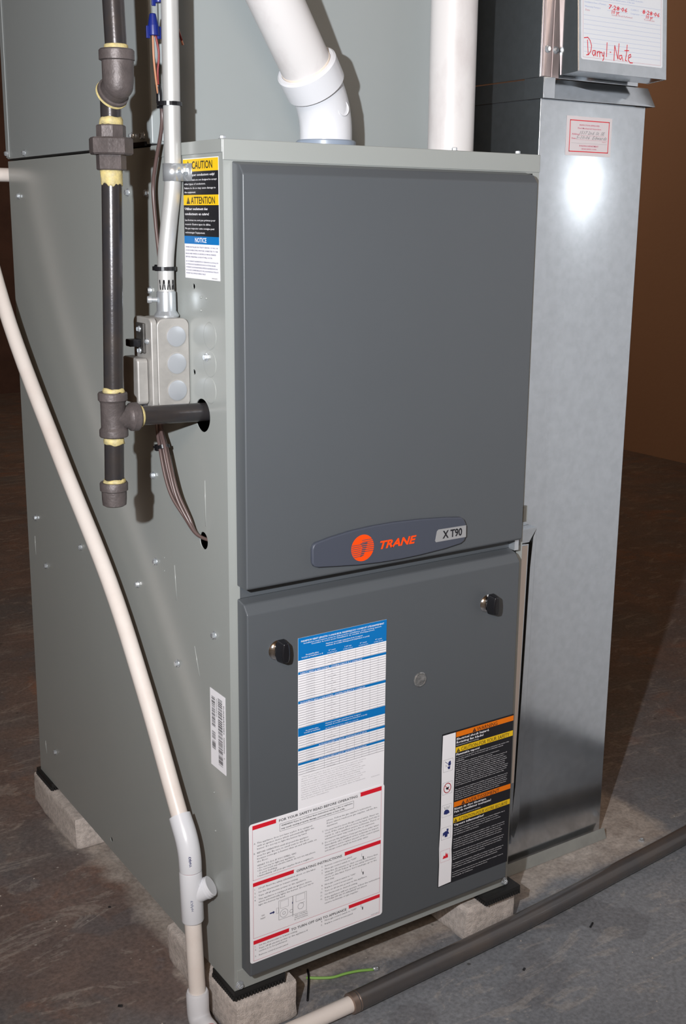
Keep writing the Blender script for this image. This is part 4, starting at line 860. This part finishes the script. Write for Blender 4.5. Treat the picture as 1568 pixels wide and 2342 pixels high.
# ================================================================== CONDENSATE DRAIN (white PVC)
def drain():
    t = empty('condensate_drain', 'thin white plastic drain pipe slanting across the left panel to the floor', 'pipe', (-0.02, 0.07, FZ))
    r, R = 0.01065, 0.0139
    top = [(0.16, 0.745, 0.997), (-0.012, 0.745, 0.997)]+arcbend((-0.012, 0.745, 0.997), (-0.046, 0.745, 0.997), (-0.047, 0.735, 0.96), 0.018, 8)
    diag = catmull([(-0.0470, 0.728, 0.948), (-0.0420, 0.6138, 0.7776), (-0.0335, 0.4495, 0.6051), (-0.0285, 0.2900, 0.4590), (-0.0280, 0.1852, 0.3396), (-0.0300, 0.0978, 0.2309), (-0.0300, 0.0800, 0.2065)], 6)
    smooth_by_angle(obj('pipe', TB(top+diag, r, 28), PVC, t, label='long slanting run'), 40)
    d0 = Vector((0, 0.632, 0.775)).normalized()
    a = Vector((-0.0300, 0.0830, 0.2105)); b = Vector((-0.0300, 0.0570, 0.1800)); c = Vector((-0.0300, 0.0550, 0.1500))
    smooth_by_angle(obj('elbow', TB([a, a*0.7+b*0.3]+arcbend(a, b, c, 0.022, 8)+[c], [0.0137, 0.0140]+[0.0141]*9+[0.0139], 36), PVCW, t, label='bright white forty-five degree fitting'), 40)
    # wye
    wy = bmesh.new(); p0 = Vector((-0.0300, 0.0555, 0.1490)); p1 = Vector((-0.0300, 0.0520, 0.0820))
    tube(wy, [p0, p0*0.97+p1*0.03, p1*0.98+p0*0.02, p1], [0.0134, 0.0141, 0.0141, 0.0136], 36)
    q = Vector((-0.0300, 0.0538, 0.1130)); dv = Vector((0.695, -0.466, 0.545)).normalized()
    tube(wy, [q, q+dv*0.0150, q+dv*0.0285, q+dv*0.0292], [0.0110, 0.0122, 0.0132, 0.0124], 32)
    lathe(wy, [(0.0135, 0), (0.0136, 0.0014), (0.0130, 0.002)], q+dv*0.0205, dv, 32); lathe(wy, [(0.0135, 0), (0.0136, 0.0014), (0.0130, 0.002)], q+dv*0.0240, dv, 32)
    smooth_by_angle(obj('wye', wy, PVCW, t, label='bright white branch fitting'), 35)
    smooth_by_angle(obj('primer_ring', LT([(0.0128, 0), (0.0128, 0.0030)], p0+Vector((0, 0, -0.0005)), (0, 0, 1), 36), PRIMER, t, label='thin red primer line'), 40)
    vb = Vector((-0.0300, 0.0435, -0.0165))
    smooth_by_angle(obj('pipe', TB([p1, vb], r, 28), PVC, t, label='short vertical run'), 40)
    el = [vb+Vector((0, 0, 0.003)), vb]+arcbend(vb, (-0.0300, 0.0420, -0.0548), (-0.0298, -0.010, -0.0552), 0.016, 8)+[Vector((-0.0298, 0.0165, -0.0552)), Vector((-0.0298, 0.0140, -0.0552))]
    smooth_by_angle(obj('elbow', TB(el, [0.0128, 0.0143]+[0.0141]*9+[0.0143, 0.0130], 36), PVCW, t, label='bottom elbow on the floor'), 40)
    smooth_by_angle(obj('primer_ring', LT([(0.0120, 0), (0.0120, 0.0040)], (-0.0298, 0.0145, -0.0552), (0, -1, 0), 36), PRIMER, t, label='thin red primer line'), 40)
    run = [(-0.0298, 0.014, -0.0556), (-0.0298, -0.022, -0.0560)]+arcbend((-0.0298, -0.022, -0.056), (-0.0298, -0.0370, -0.0565), (0.01, -0.0372, -0.0570), 0.014, 8)+[(0.03, -0.0380, -0.0570), (0.1600, -0.0352, -0.0567)]
    smooth_by_angle(obj('pipe', TB(run, r, 28), PVC, t, label='floor run slipped into the dark hose'), 40)
    # ink marks on the fittings
    for (cc, z0, z1, nm) in ((Vector((-0.0300, 0.0560, 0)), 0.156, 0.176, 0), (Vector((-0.0300, 0.0532, 0)), 0.090, 0.118, 0)):
        bm = bmesh.new(); rnd = random.Random(4)
        for i in range(26):
            z = z0+(z1-z0)*i/26; ang = math.radians(-118+rnd.uniform(-4, 4)); rr = 0.01425
            for da in (0, 0.09):
                if rnd.random() < .75:
                    q0 = cc+Vector((rr*math.cos(ang+da), rr*math.sin(ang+da), z)); n_ = Vector((math.cos(ang+da), math.sin(ang+da), 0)); s_ = Vector((-n_.y, n_.x, 0))*0.0005
                    vs = [bm.verts.new(q0+s_), bm.verts.new(q0-s_), bm.verts.new(q0-s_+Vector((0, 0, 0.0006))), bm.verts.new(q0+s_+Vector((0, 0, 0.0006)))]
                    bm.faces.new(vs)
        obj('ink_mark', bm, NAVY, t)
drain()

def hose():
    t = empty('floor_drain_pipe', 'dark grey pipe lying on the floor across the front of the duct', 'pipe', (0.5, -0.01, FZ))
    pts = catmull([(0.1560, -0.0352, -0.0563), (0.2530, -0.0300, -0.0563), (0.3463, -0.0258, -0.0563), (0.4475, -0.0200, -0.0563), (0.5604, -0.0105, -0.0563), (0.6630, -0.0005, -0.0563), (0.7700, 0.0095, -0.0563), (0.8520, 0.0180, -0.0563), (1.10, 0.045, -0.0563), (1.5, 0.10, -0.0563)], 6)
    smooth_by_angle(obj('pipe', TB(pts, 0.0136, 36), HOSE, t), 40)
    smooth_by_angle(obj('coupling', LT([(0.0112, -0.0005), (0.0136, 0), (0.0137, 0.0080), (0.0130, 0.0090), (0.0137, 0.0100), (0.0137, 0.0115)], (0.1490, -0.0356, -0.0563), (1, 0.05, 0), 36), RINGM, t, label='brownish metal end ring'), 30)
hose()

# ================================================================== BRICKS AND RUBBER PADS
def brick(lo, hi, label, seed):
    bm = bmesh.new(); nx, ny, nz = 10, 20, 8
    box(bm, (0, 0, 0), (1, 1, 1)); bmesh.ops.subdivide_edges(bm, edges=bm.edges, cuts=9, use_grid_fill=True)
    L = Vector(hi)-Vector(lo)
    for v in bm.verts:
        p = Vector((lo[0]+v.co.x*L.x, lo[1]+v.co.y*L.y, lo[2]+v.co.z*L.z)); c = (Vector(lo)+Vector(hi))/2; h = L/2; r = 0.007
        q = p-c; e = Vector([max(abs(q[i])-(h[i]-r), 0) for i in range(3)])
        if e.length > r:
            e2 = e.normalized()*r
            for i in range(3):
                if e[i] > 0: q[i] = math.copysign(h[i]-r+e2[i], q[i])
        q += Vector((noise.noise(p*55+Vector((seed, 0, 0))), noise.noise(p*55+Vector((0, seed, 5))), 0))*0.0016
        q += Vector((noise.noise(p*18+Vector((seed, 9, 0))), noise.noise(p*18+Vector((4, seed, 5))), 0))*0.0022
        if q.z < -h.z+0.0001: q.z = -h.z
        v.co = c+q
    o = obj('concrete_brick', bm, BRICK, smooth=True); tag(o, label, 'brick', 'concrete bricks under the furnace'); smooth_by_angle(o, 40); return o
brick((-0.0035, -0.0080, FZ), (0.0885, 0.1950, -0.0120), 'grey concrete brick under the front left corner of the furnace', 1.3)
brick((0.3680, -0.0020, FZ), (0.4620, 0.2010, -0.0120), 'grey concrete brick under the front right corner of the furnace', 4.1)
brick((-0.0080, 0.5330, FZ), (0.0840, 0.7360, -0.0120), 'grey concrete brick under the back left corner of the furnace', 7.7)
def pad(x0, y0, x1, y1, label):
    bm = bmesh.new(); z0, z1 = -0.0122, -0.0001
    box(bm, (x0, y0, z0+0.004), (x1, y1, z1))
    n = int((x1-x0)/0.0042)
    for i in range(n):
        xa = x0+(i+0.12)*(x1-x0)/n; xb = x0+(i+0.78)*(x1-x0)/n
        box(bm, (xa, y0-0.0016, z0), (xb, y1+0.0014, z0+0.0055))
    n = int((y1-y0)/0.0042)
    for i in range(n):
        ya = y0+(i+0.12)*(y1-y0)/n; yb = y0+(i+0.78)*(y1-y0)/n
        box(bm, (x0-0.0016, ya, z0), (x0+0.004, yb, z0+0.0055))
    o = obj('rubber_pad', bm, RUBBER, bevel=0.0004, segs=1); tag(o, label, 'pad', 'black rubber pads on the bricks')
pad(-0.0015, -0.0025, 0.0720, 0.0570, 'black ribbed rubber pad on the front left brick')
pad(0.3950, -0.0130, 0.4590, 0.0500, 'black ribbed rubber pad on the front right brick, sticking out at the side')
pad(-0.0040, 0.6460, 0.0600, 0.7220, 'black ribbed rubber pad on the back left brick')

# ================================================================== RETURN DUCT
def duct():
    t = empty('return_duct', 'tall shiny galvanised steel duct standing on the floor right of the furnace', 'duct', (0.648, 0.40, FZ))
    x0, x1, y0, y1 = 0.545, 0.7500, 0.113, 0.62
    obj('duct_body', BX((x0, y0, FZ+0.001), (x1, y1, 1.1000)), GALV, t, bevel=0.0012, segs=3)
    # flared S-cleat at the joint
    bm = bmesh.new()
    def band(pts_in, pts_out, zt, zb):
        a = [bm.verts.new((x, y, zt)) for x, y in pts_in]; b = [bm.verts.new((x, y, zb)) for x, y in pts_out]
        for i in range(len(a)-1): bm.faces.new((a[i], b[i], b[i+1], a[i+1]))
    band([(x0-0.0005, 0.45), (x0-0.0005, y0-0.001), (x1+0.0008, y0-0.001), (x1+0.0008, 0.30)], [(x0-0.0035, 0.45), (x0-0.0035, y0-0.0080), (x1+0.0075, y0-0.0110), (x1+0.0075, 0.30)], 1.1250, 1.0990)
    o = obj('cleat', bm, GALV, t, label='flared joint cleat'); s_ = o.modifiers.new('s', 'SOLIDIFY'); s_.thickness = 0.0010
    o = obj('corner_tab', BX((x0-0.0042, y0-0.0098, 1.0990), (x0+0.016, y0-0.0085, 1.1260)), GALV, t, bevel=0.0004)
    o = obj('corner_tab', BX((x0-0.0046, y0-0.0090, 1.0985), (x0-0.0034, y0+0.030, 1.1260)), GALV, t, bevel=0.0004)
    # bottom starter flange, flared
    bm = bmesh.new()
    a = [bm.verts.new((x, y0-0.0010, FZ+0.0008)) for x in (x0-0.050, x1+0.001)]; b = [bm.verts.new((x, y0-0.0085, FZ+0.0175)) for x in (x0-0.050, x1+0.001)]; c = [bm.verts.new((x, y0-0.0150, FZ+0.0008)) for x in (x0-0.050, x1+0.0015)]
    bm.faces.new((c[0], c[1], b[1], b[0]))
    o = obj('floor_flange', bm, GALVF, t, label='folded flange along the floor'); s_ = o.modifiers.new('s', 'SOLIDIFY'); s_.thickness = 0.0010
    # sticker
    L = Label((0.5945, y0-0.0002, 1.0795), (1, 0, 0), (0, 0, -1), (0, -1, 0)); w_, h_ = 0.0880, 0.0530
    L.base(w_, h_, PAPER2); L.frame(0.0060, 0.0050, w_-0.0050, h_-0.0050, 0.0012, REDP)
    RP = mat('dusty_red_print', (0.62, 0.12, 0.20), 0.5)
    L.text('INSPECTION APPROVED', 0.0440, 0.0125, 0.0020, RP, w=0.0390, align='C', bold=0.01); L.text('Final Mechanical Inspection', 0.0440, 0.0168, 0.0020, RP, w=0.0450, align='C', bold=0.01)
    L.text('Address', 0.0105, 0.0250, 0.0022, RP, w=0.0150, bold=0.015); L.text('Date', 0.0105, 0.0308, 0.0022, RP, w=0.0080, bold=0.015)
    L.rect(0.0260, 0.0252, 0.0740, 0.0254, RP); L.rect(0.0190, 0.0312, 0.0800, 0.0314, RP); L.rect(0.0105, 0.0360, 0.0800, 0.0362, GREYP); L.text('Inspector', 0.0700, 0.0335, 0.0013, RP, w=0.0080)
    L.text('BUILDING DEPARTMENT', 0.0445, 0.0405, 0.0021, RP, w=0.0370, align='C', bold=0.015); L.text('CEDAR RAPIDS, IOWA', 0.0445, 0.0445, 0.0019, RP, w=0.0300, align='C', bold=0.01)
    L.text('1517 2nd. St. SE', 0.0250, 0.0238, 0.0047, GREYP, w=0.0500, shear=0.45); L.text('5-10-06  Edwards', 0.0190, 0.0302, 0.0047, GREYP, w=0.0600, shear=0.45)
    LABELS.append(('inspection_sticker', L, t, 'small white inspection sticker with a red border'))
duct()
def upper():
    t = empty('duct_riser', 'galvanised duct section above the cleat, behind the narrow box', 'duct', (0.645, 0.40, 1.1262))
    obj('riser_body', BX((0.5420, 0.1145, 1.1262), (0.7330, 0.62, 1.65)), GALV, t, bevel=0.001)
    obj('flange_strip', BX((0.5452, 0.1105, 1.1275), (0.5585, 0.1143, 1.65)), GALVP, t, bevel=0.0006, label='flat vertical flange strip')
    obj('flange_strip', BX((0.5593, 0.1095, 1.1262), (0.5725, 0.1143, 1.65)), GALVP, t, bevel=0.0006, label='flat vertical flange strip')
    screw(t, (0.5502, 0.1104, 1.1625), (0, -1, 0), s=1.0); screw(t, (0.5640, 0.1094, 1.1620), (0, -1, 0), s=1.0)
    # the narrow box hung on its front, leaning back a little
    tb = empty('filter_housing', 'narrow galvanised box with a service record card, high on the duct', 'housing', (0.646, 0.085, 1.1310))
    def lean(bm):
        bmesh.ops.rotate(bm, verts=bm.verts, cent=(0.646, 0.06, 1.131), matrix=Matrix.Rotation(math.radians(-4.5), 3, 'X')); return bm
    bm = bmesh.new(); box(bm, (0.5615, 0.0600, 1.1310), (0.7305, 0.0612, 1.30)); box(bm, (0.5615, 0.0612, 1.1310), (0.5628, 0.0960, 1.30)); box(bm, (0.7292, 0.0612, 1.1310), (0.7305, 0.0960, 1.30)); box(bm, (0.5628, 0.0612, 1.1316), (0.7292, 0.0960, 1.1330))
    obj('housing_body', lean(bm), GALV, tb, bevel=0.0005)
    n = Vector((0, -1, 0)); rot = Matrix.Rotation(math.radians(-4.5), 3, 'X')
    V = rot @ Vector((0, 0, -1)); N = rot @ Vector((0, -1, 0))
    org = Vector((0.5655, 0.06, 1.131))+rot @ Vector((0, -0.0002, 0.1150))
    L = Label(org, (1, 0, 0), V, N); wd, hd = 0.1560, 0.1010
    # v: origin sits 0.115 above the bottom edge; card continues upward out of frame (negative v)
    L.base(wd, 0.1000, PAPER, r=0.003, v0=-0.16)
    vb = 0.1000
    L.frame(0.0030, -0.157, wd-0.0035, vb-0.0030, 0.0003, PINKP)
    for i in range(9): L.rect(0.0045, vb-0.0105-i*0.00575, wd-0.0045, vb-0.0102-i*0.00575, PALEB)
    v1 = vb-0.0105-8*0.00575
    L.text('Date', 0.0075, v1-0.0055, 0.0024, PINKP, w=0.0080); L.text('Service Work Performed', 0.0560, v1-0.0035, 0.0024, PINKP, w=0.0390); L.text('Technician', 0.1180, v1-0.0035, 0.0022, PINKP, w=0.0210)
    L.text('Installation Date of Furnace', 0.0060, v1-0.0155, 0.0022, PALEB, w=0.0400); L.text('Warranty Furnace', 0.0060, v1-0.0100, 0.0022, PALEB, w=0.0290); L.text('Coil/A.C.', 0.0920, v1-0.0140, 0.0022, PALEB, w=0.0165); L.text('Compressor', 0.0920, v1-0.0090, 0.0022, PALEB, w=0.0175)
    for a, b in ((0.048, 0.087), (0.112, 0.151)):
        for dv in (-0.0148, -0.0098): L.rect(a, v1+dv, b, v1+dv+0.0003, PALEB)
    L.rect(0.0045, v1-0.0205, wd-0.0045, v1-0.0202, PALEB)
    L.text('next year for annual service of this unit.', 0.0440, v1-0.0230, 0.0020, PALEB, w=0.0560); L.text('Keep this card near the unit. Call us for service at any time', 0.0400, v1-0.0262, 0.0020, PALEB, w=0.0760)
    L.frame(0.012, -0.150, wd-0.012, -0.02, 0.0003, PALEB)
    L.text('7·28·06', 0.0505, v1-0.0120, 0.0058, REDP, w=0.0350, shear=0.1, bold=0.012, rot=0.05); L.text('10 yr', 0.0560, v1-0.0062, 0.0050, REDP, w=0.0150, shear=0.1, bold=0.012)
    L.text('8·28·06', 0.1150, v1-0.0120, 0.0058, REDP, w=0.0340, shear=0.1, bold=0.012, rot=0.05); L.text('10 yr', 0.1220, v1-0.0062, 0.0048, REDP, w=0.0140, shear=0.1, bold=0.012)
    # the handwritten names
    s = 0.0001353
    def st(pts, wdt=0.00115): L.stroke([(0.0045+(x-120)*s, vb-0.0030+(y-0.062*x-985)*s*0.98+0.0005) for x, y in pts], wdt, REDP)
    for pts in ([(125, 805), (175, 800), (205, 830), (225, 880), (215, 930), (185, 965), (155, 968)], [(170, 825), (178, 965)],
                [(268, 925), (245, 925), (235, 955), (255, 975), (272, 955), (275, 925), (280, 975)], [(300, 930), (303, 980)], [(302, 950), (318, 932), (330, 936)], [(335, 930), (338, 985)], [(337, 952), (352, 936), (362, 942)],
                [(368, 940), (376, 975), (392, 972), (396, 935)], [(396, 940), (392, 1000), (378, 1020)], [(438, 845), (430, 980)], [(480, 935), (492, 937)],
                [(545, 870), (535, 1015)], [(545, 870), (590, 1000)], [(590, 1000), (605, 850)], [(640, 965), (615, 965), (608, 995), (630, 1005), (642, 985)], [(642, 960), (662, 1015)],
                [(722, 860), (710, 960), (695, 1010), (715, 1015)], [(685, 915), (745, 915)], [(740, 990), (775, 975), (770, 950), (745, 960), (740, 1010), (765, 1035), (800, 1035)]): st(pts)
    LABELS.append(('service_card', L, tb, 'white service record card with red handwriting'))
upper()

# ------------------------------------------------------------------ air filter rack between furnace and duct
def rack():
    t = empty('filter_rack', 'slim galvanised filter rack with a cream label, squeezed between furnace and duct', 'filter rack', (0.50, 0.2, -0.012))
    obj('back_channel', BX((0.4455, 0.1060, -0.010), (0.5440, 0.60, 0.472)), DARK, t)  # coloured near-black to give the shade inside the rack opening
    yf = 0.1000
    def plate(pts, y, th, name, m=GALV, label=None, bevel=0.0005):
        return obj(name, prism(bmesh.new(), pts, lambda u, v, d: (u, y+d, v), th), m, t, bevel=bevel, label=label)
    obj('gap_shade', prism(bmesh.new(), [(0.5380, -0.008), (0.5480, -0.008), (0.5580, 0.4700), (0.5380, 0.4700)], lambda u, v, d: (u, 0.1115+d, v), 0.0008), DARK, t)  # black plate painting the shade in the gap beside the cover
    door_ = plate([(0.4470, -0.0080), (0.5420, -0.0150), (0.5400, 0.0050), (0.5455, 0.3000), (0.5490, 0.4720), (0.4470, 0.4720)], yf, 0.003, 'rack_door', label='galvanised cover plate')
    plate([(0.5395, 0.0020), (0.5495, -0.0100), (0.5585, 0.0200), (0.5640, 0.3000), (0.5665, 0.4930), (0.5600, 0.4800), (0.5565, 0.4330), (0.5535, 0.3000), (0.5475, 0.0800), (0.5412, 0.0060)], 0.1035, 0.0085, 'side_flange')
    bm = bmesh.new(); a = [bm.verts.new(p) for p in ((0.4470, 0.0960, 0.4960), (0.5600, 0.0960, 0.4960), (0.5500, 0.1010, 0.4740), (0.4470, 0.1010, 0.4740))]; bm.faces.new(a)
    o = obj('top_lip', bm, GALV, t); md = o.modifiers.new('s', 'SOLIDIFY'); md.thickness = 0.0012
    obj('top_return', BX((0.4470, 0.0960, 0.4955), (0.5600, 0.1125, 0.4970)), GALV, t, bevel=0.0004)
    f = obj('filter_label', BX((0.4475, yf-0.0005, 0.0900), (0.5400, yf-0.0001, 0.4700)), FILT, t, label='cream coloured label strip'); 
    f.data.vertices
    for v in f.data.vertices:
        if v.co.x > 0: v.co.x += 0.0065*(v.co.z/0.38)
    z1 = 0.4700+0.0195
    # v measured down from the label's top
    for fn in (lambda L: L.text('Comfort!', 0.0420, 0.2170, 0.0100, REDP, w=0.0455, bold=0.02), lambda L: L.text('FAULT', 0.0500, 0.2370, 0.0045, NAVY, w=0.0375),
               lambda L: L.text('20X25 OO', 0.0500, 0.2830, 0.0045, GREYP, w=0.0350), lambda L: L.rect(0.0400, 0.2900, 0.0830, 0.3040, REDP), lambda L: L.frame(0.0300, 0.3480, 0.0845, 0.3680, 0.0030, NAVY), lambda L: L.text('FIND', 0.0450, 0.3780, 0.0050, NAVY, w=0.0385)):
        L = Label((0.4470, yf-0.0006, 0.4700), (1, 0, 0), (0, 0, -1), (0, -1, 0)); fn(L); LABELS.append(('print', L, f, None))
rack()

# ================================================================== BITS ON THE FLOOR
def bits():
    o = obj('wire_offcut', TB(catmull([(0.1377, 0.0546, FZ+0.0022), (0.1520, 0.0450, FZ+0.002), (0.1681, 0.0360, FZ+0.0022), (0.1860, 0.0310, FZ+0.004), (0.2044, 0.0261, FZ+0.004), (0.2250, 0.0195, FZ+0.0022)], 6), 0.0019, 10), WIREG, smooth=True); tag(o, 'green wire offcut lying between the two front bricks', 'wire')
    o = obj('cable_tie_offcut', TB(catmull([(0.1483, 0.0685, FZ+0.0025), (0.1400, 0.0520, FZ+0.0042), (0.1270, 0.0320, FZ+0.003), (0.1147, 0.0137, FZ+0.0016)], 6), 0.0015, 6), BLKPL); tag(o, 'black cable tie end crossing the green wire', 'cable tie')
    t = empty('loose_nut', 'small zinc nut on the bare concrete near the right duct corner', 'nut', (0.7962, 0.0609, FZ))
    smooth_by_angle(obj('nut', LT([(0.0052, 0), (0.0055, 0.0010), (0.0055, 0.0030), (0.0030, 0.0038), (0.0022, 0.002)], (0.7962, 0.0609, FZ), (0, 0, 1), 6), ZINC, t), 30)
    o = obj('wire_crimp', LT([(0.0026, 0), (0.0030, 0.002), (0.0030, 0.0070), (0.0020, 0.0080)], (0.2240, 0.0210, FZ+0.003), (1, -0.45, 0), 12), ZINC, smooth=True); tag(o, 'tiny shiny crimp at the end of the green wire', 'crimp')
    for (x, y, sx, sy, lab) in ((0.5532, -0.0670, 0.0125, 0.0028, 'short black plastic scrap on the grey floor right of the dark pipe'), (0.4004, -0.0910, 0.0050, 0.0030, 'dark crumb in front of the dark pipe'), (-0.0091+0.0-0.012, 0.3571, 0.0040, 0.0020, 'small black crumb on the brown floor near the left panel'), (-0.0956, 0.1384, 0.0060, 0.0030, 'black scrap on the floor left of the drain pipe')):
        bm = bmesh.new(); box(bm, (x-sx/2, y-sy/2, FZ), (x+sx/2, y+sy/2, FZ+0.0022))
        bmesh.ops.rotate(bm, verts=bm.verts, cent=(x, y, FZ), matrix=Matrix.Rotation(0.5 if x > 0 else -0.6, 3, 'Z'))
        o = obj('plastic_scrap', bm, BLKPL, bevel=0.0004, segs=1); tag(o, lab, 'scrap', 'black plastic scraps on the floor')
    rnd = random.Random(5); bm = bmesh.new()
    for i in range(260):
        x = rnd.uniform(-0.7, 0.92); y = rnd.uniform(-0.35, 1.0)
        if (-0.03 < x < 0.78 and y > 0.05) or (x > 0.75 and y < 0.02): continue
        s = rnd.uniform(0.0007, 0.0018); vs = [bm.verts.new((x+s*rnd.uniform(.6, 1.2)*math.cos(a), y+s*rnd.uniform(.6, 1.2)*math.sin(a), FZ)) for a in (0, 1.6, 3.1, 4.7)]; tp = bm.verts.new((x, y, FZ+s))
        for k in range(4): bm.faces.new((vs[k], vs[(k+1) % 4], tp))
    o = obj('floor_grit', bm, mat('grit', (0.45, 0.40, 0.35), 0.9)); tag(o, 'pale grit scattered over the concrete floor', 'grit'); o['kind'] = 'stuff'
bits()

flush_labels()
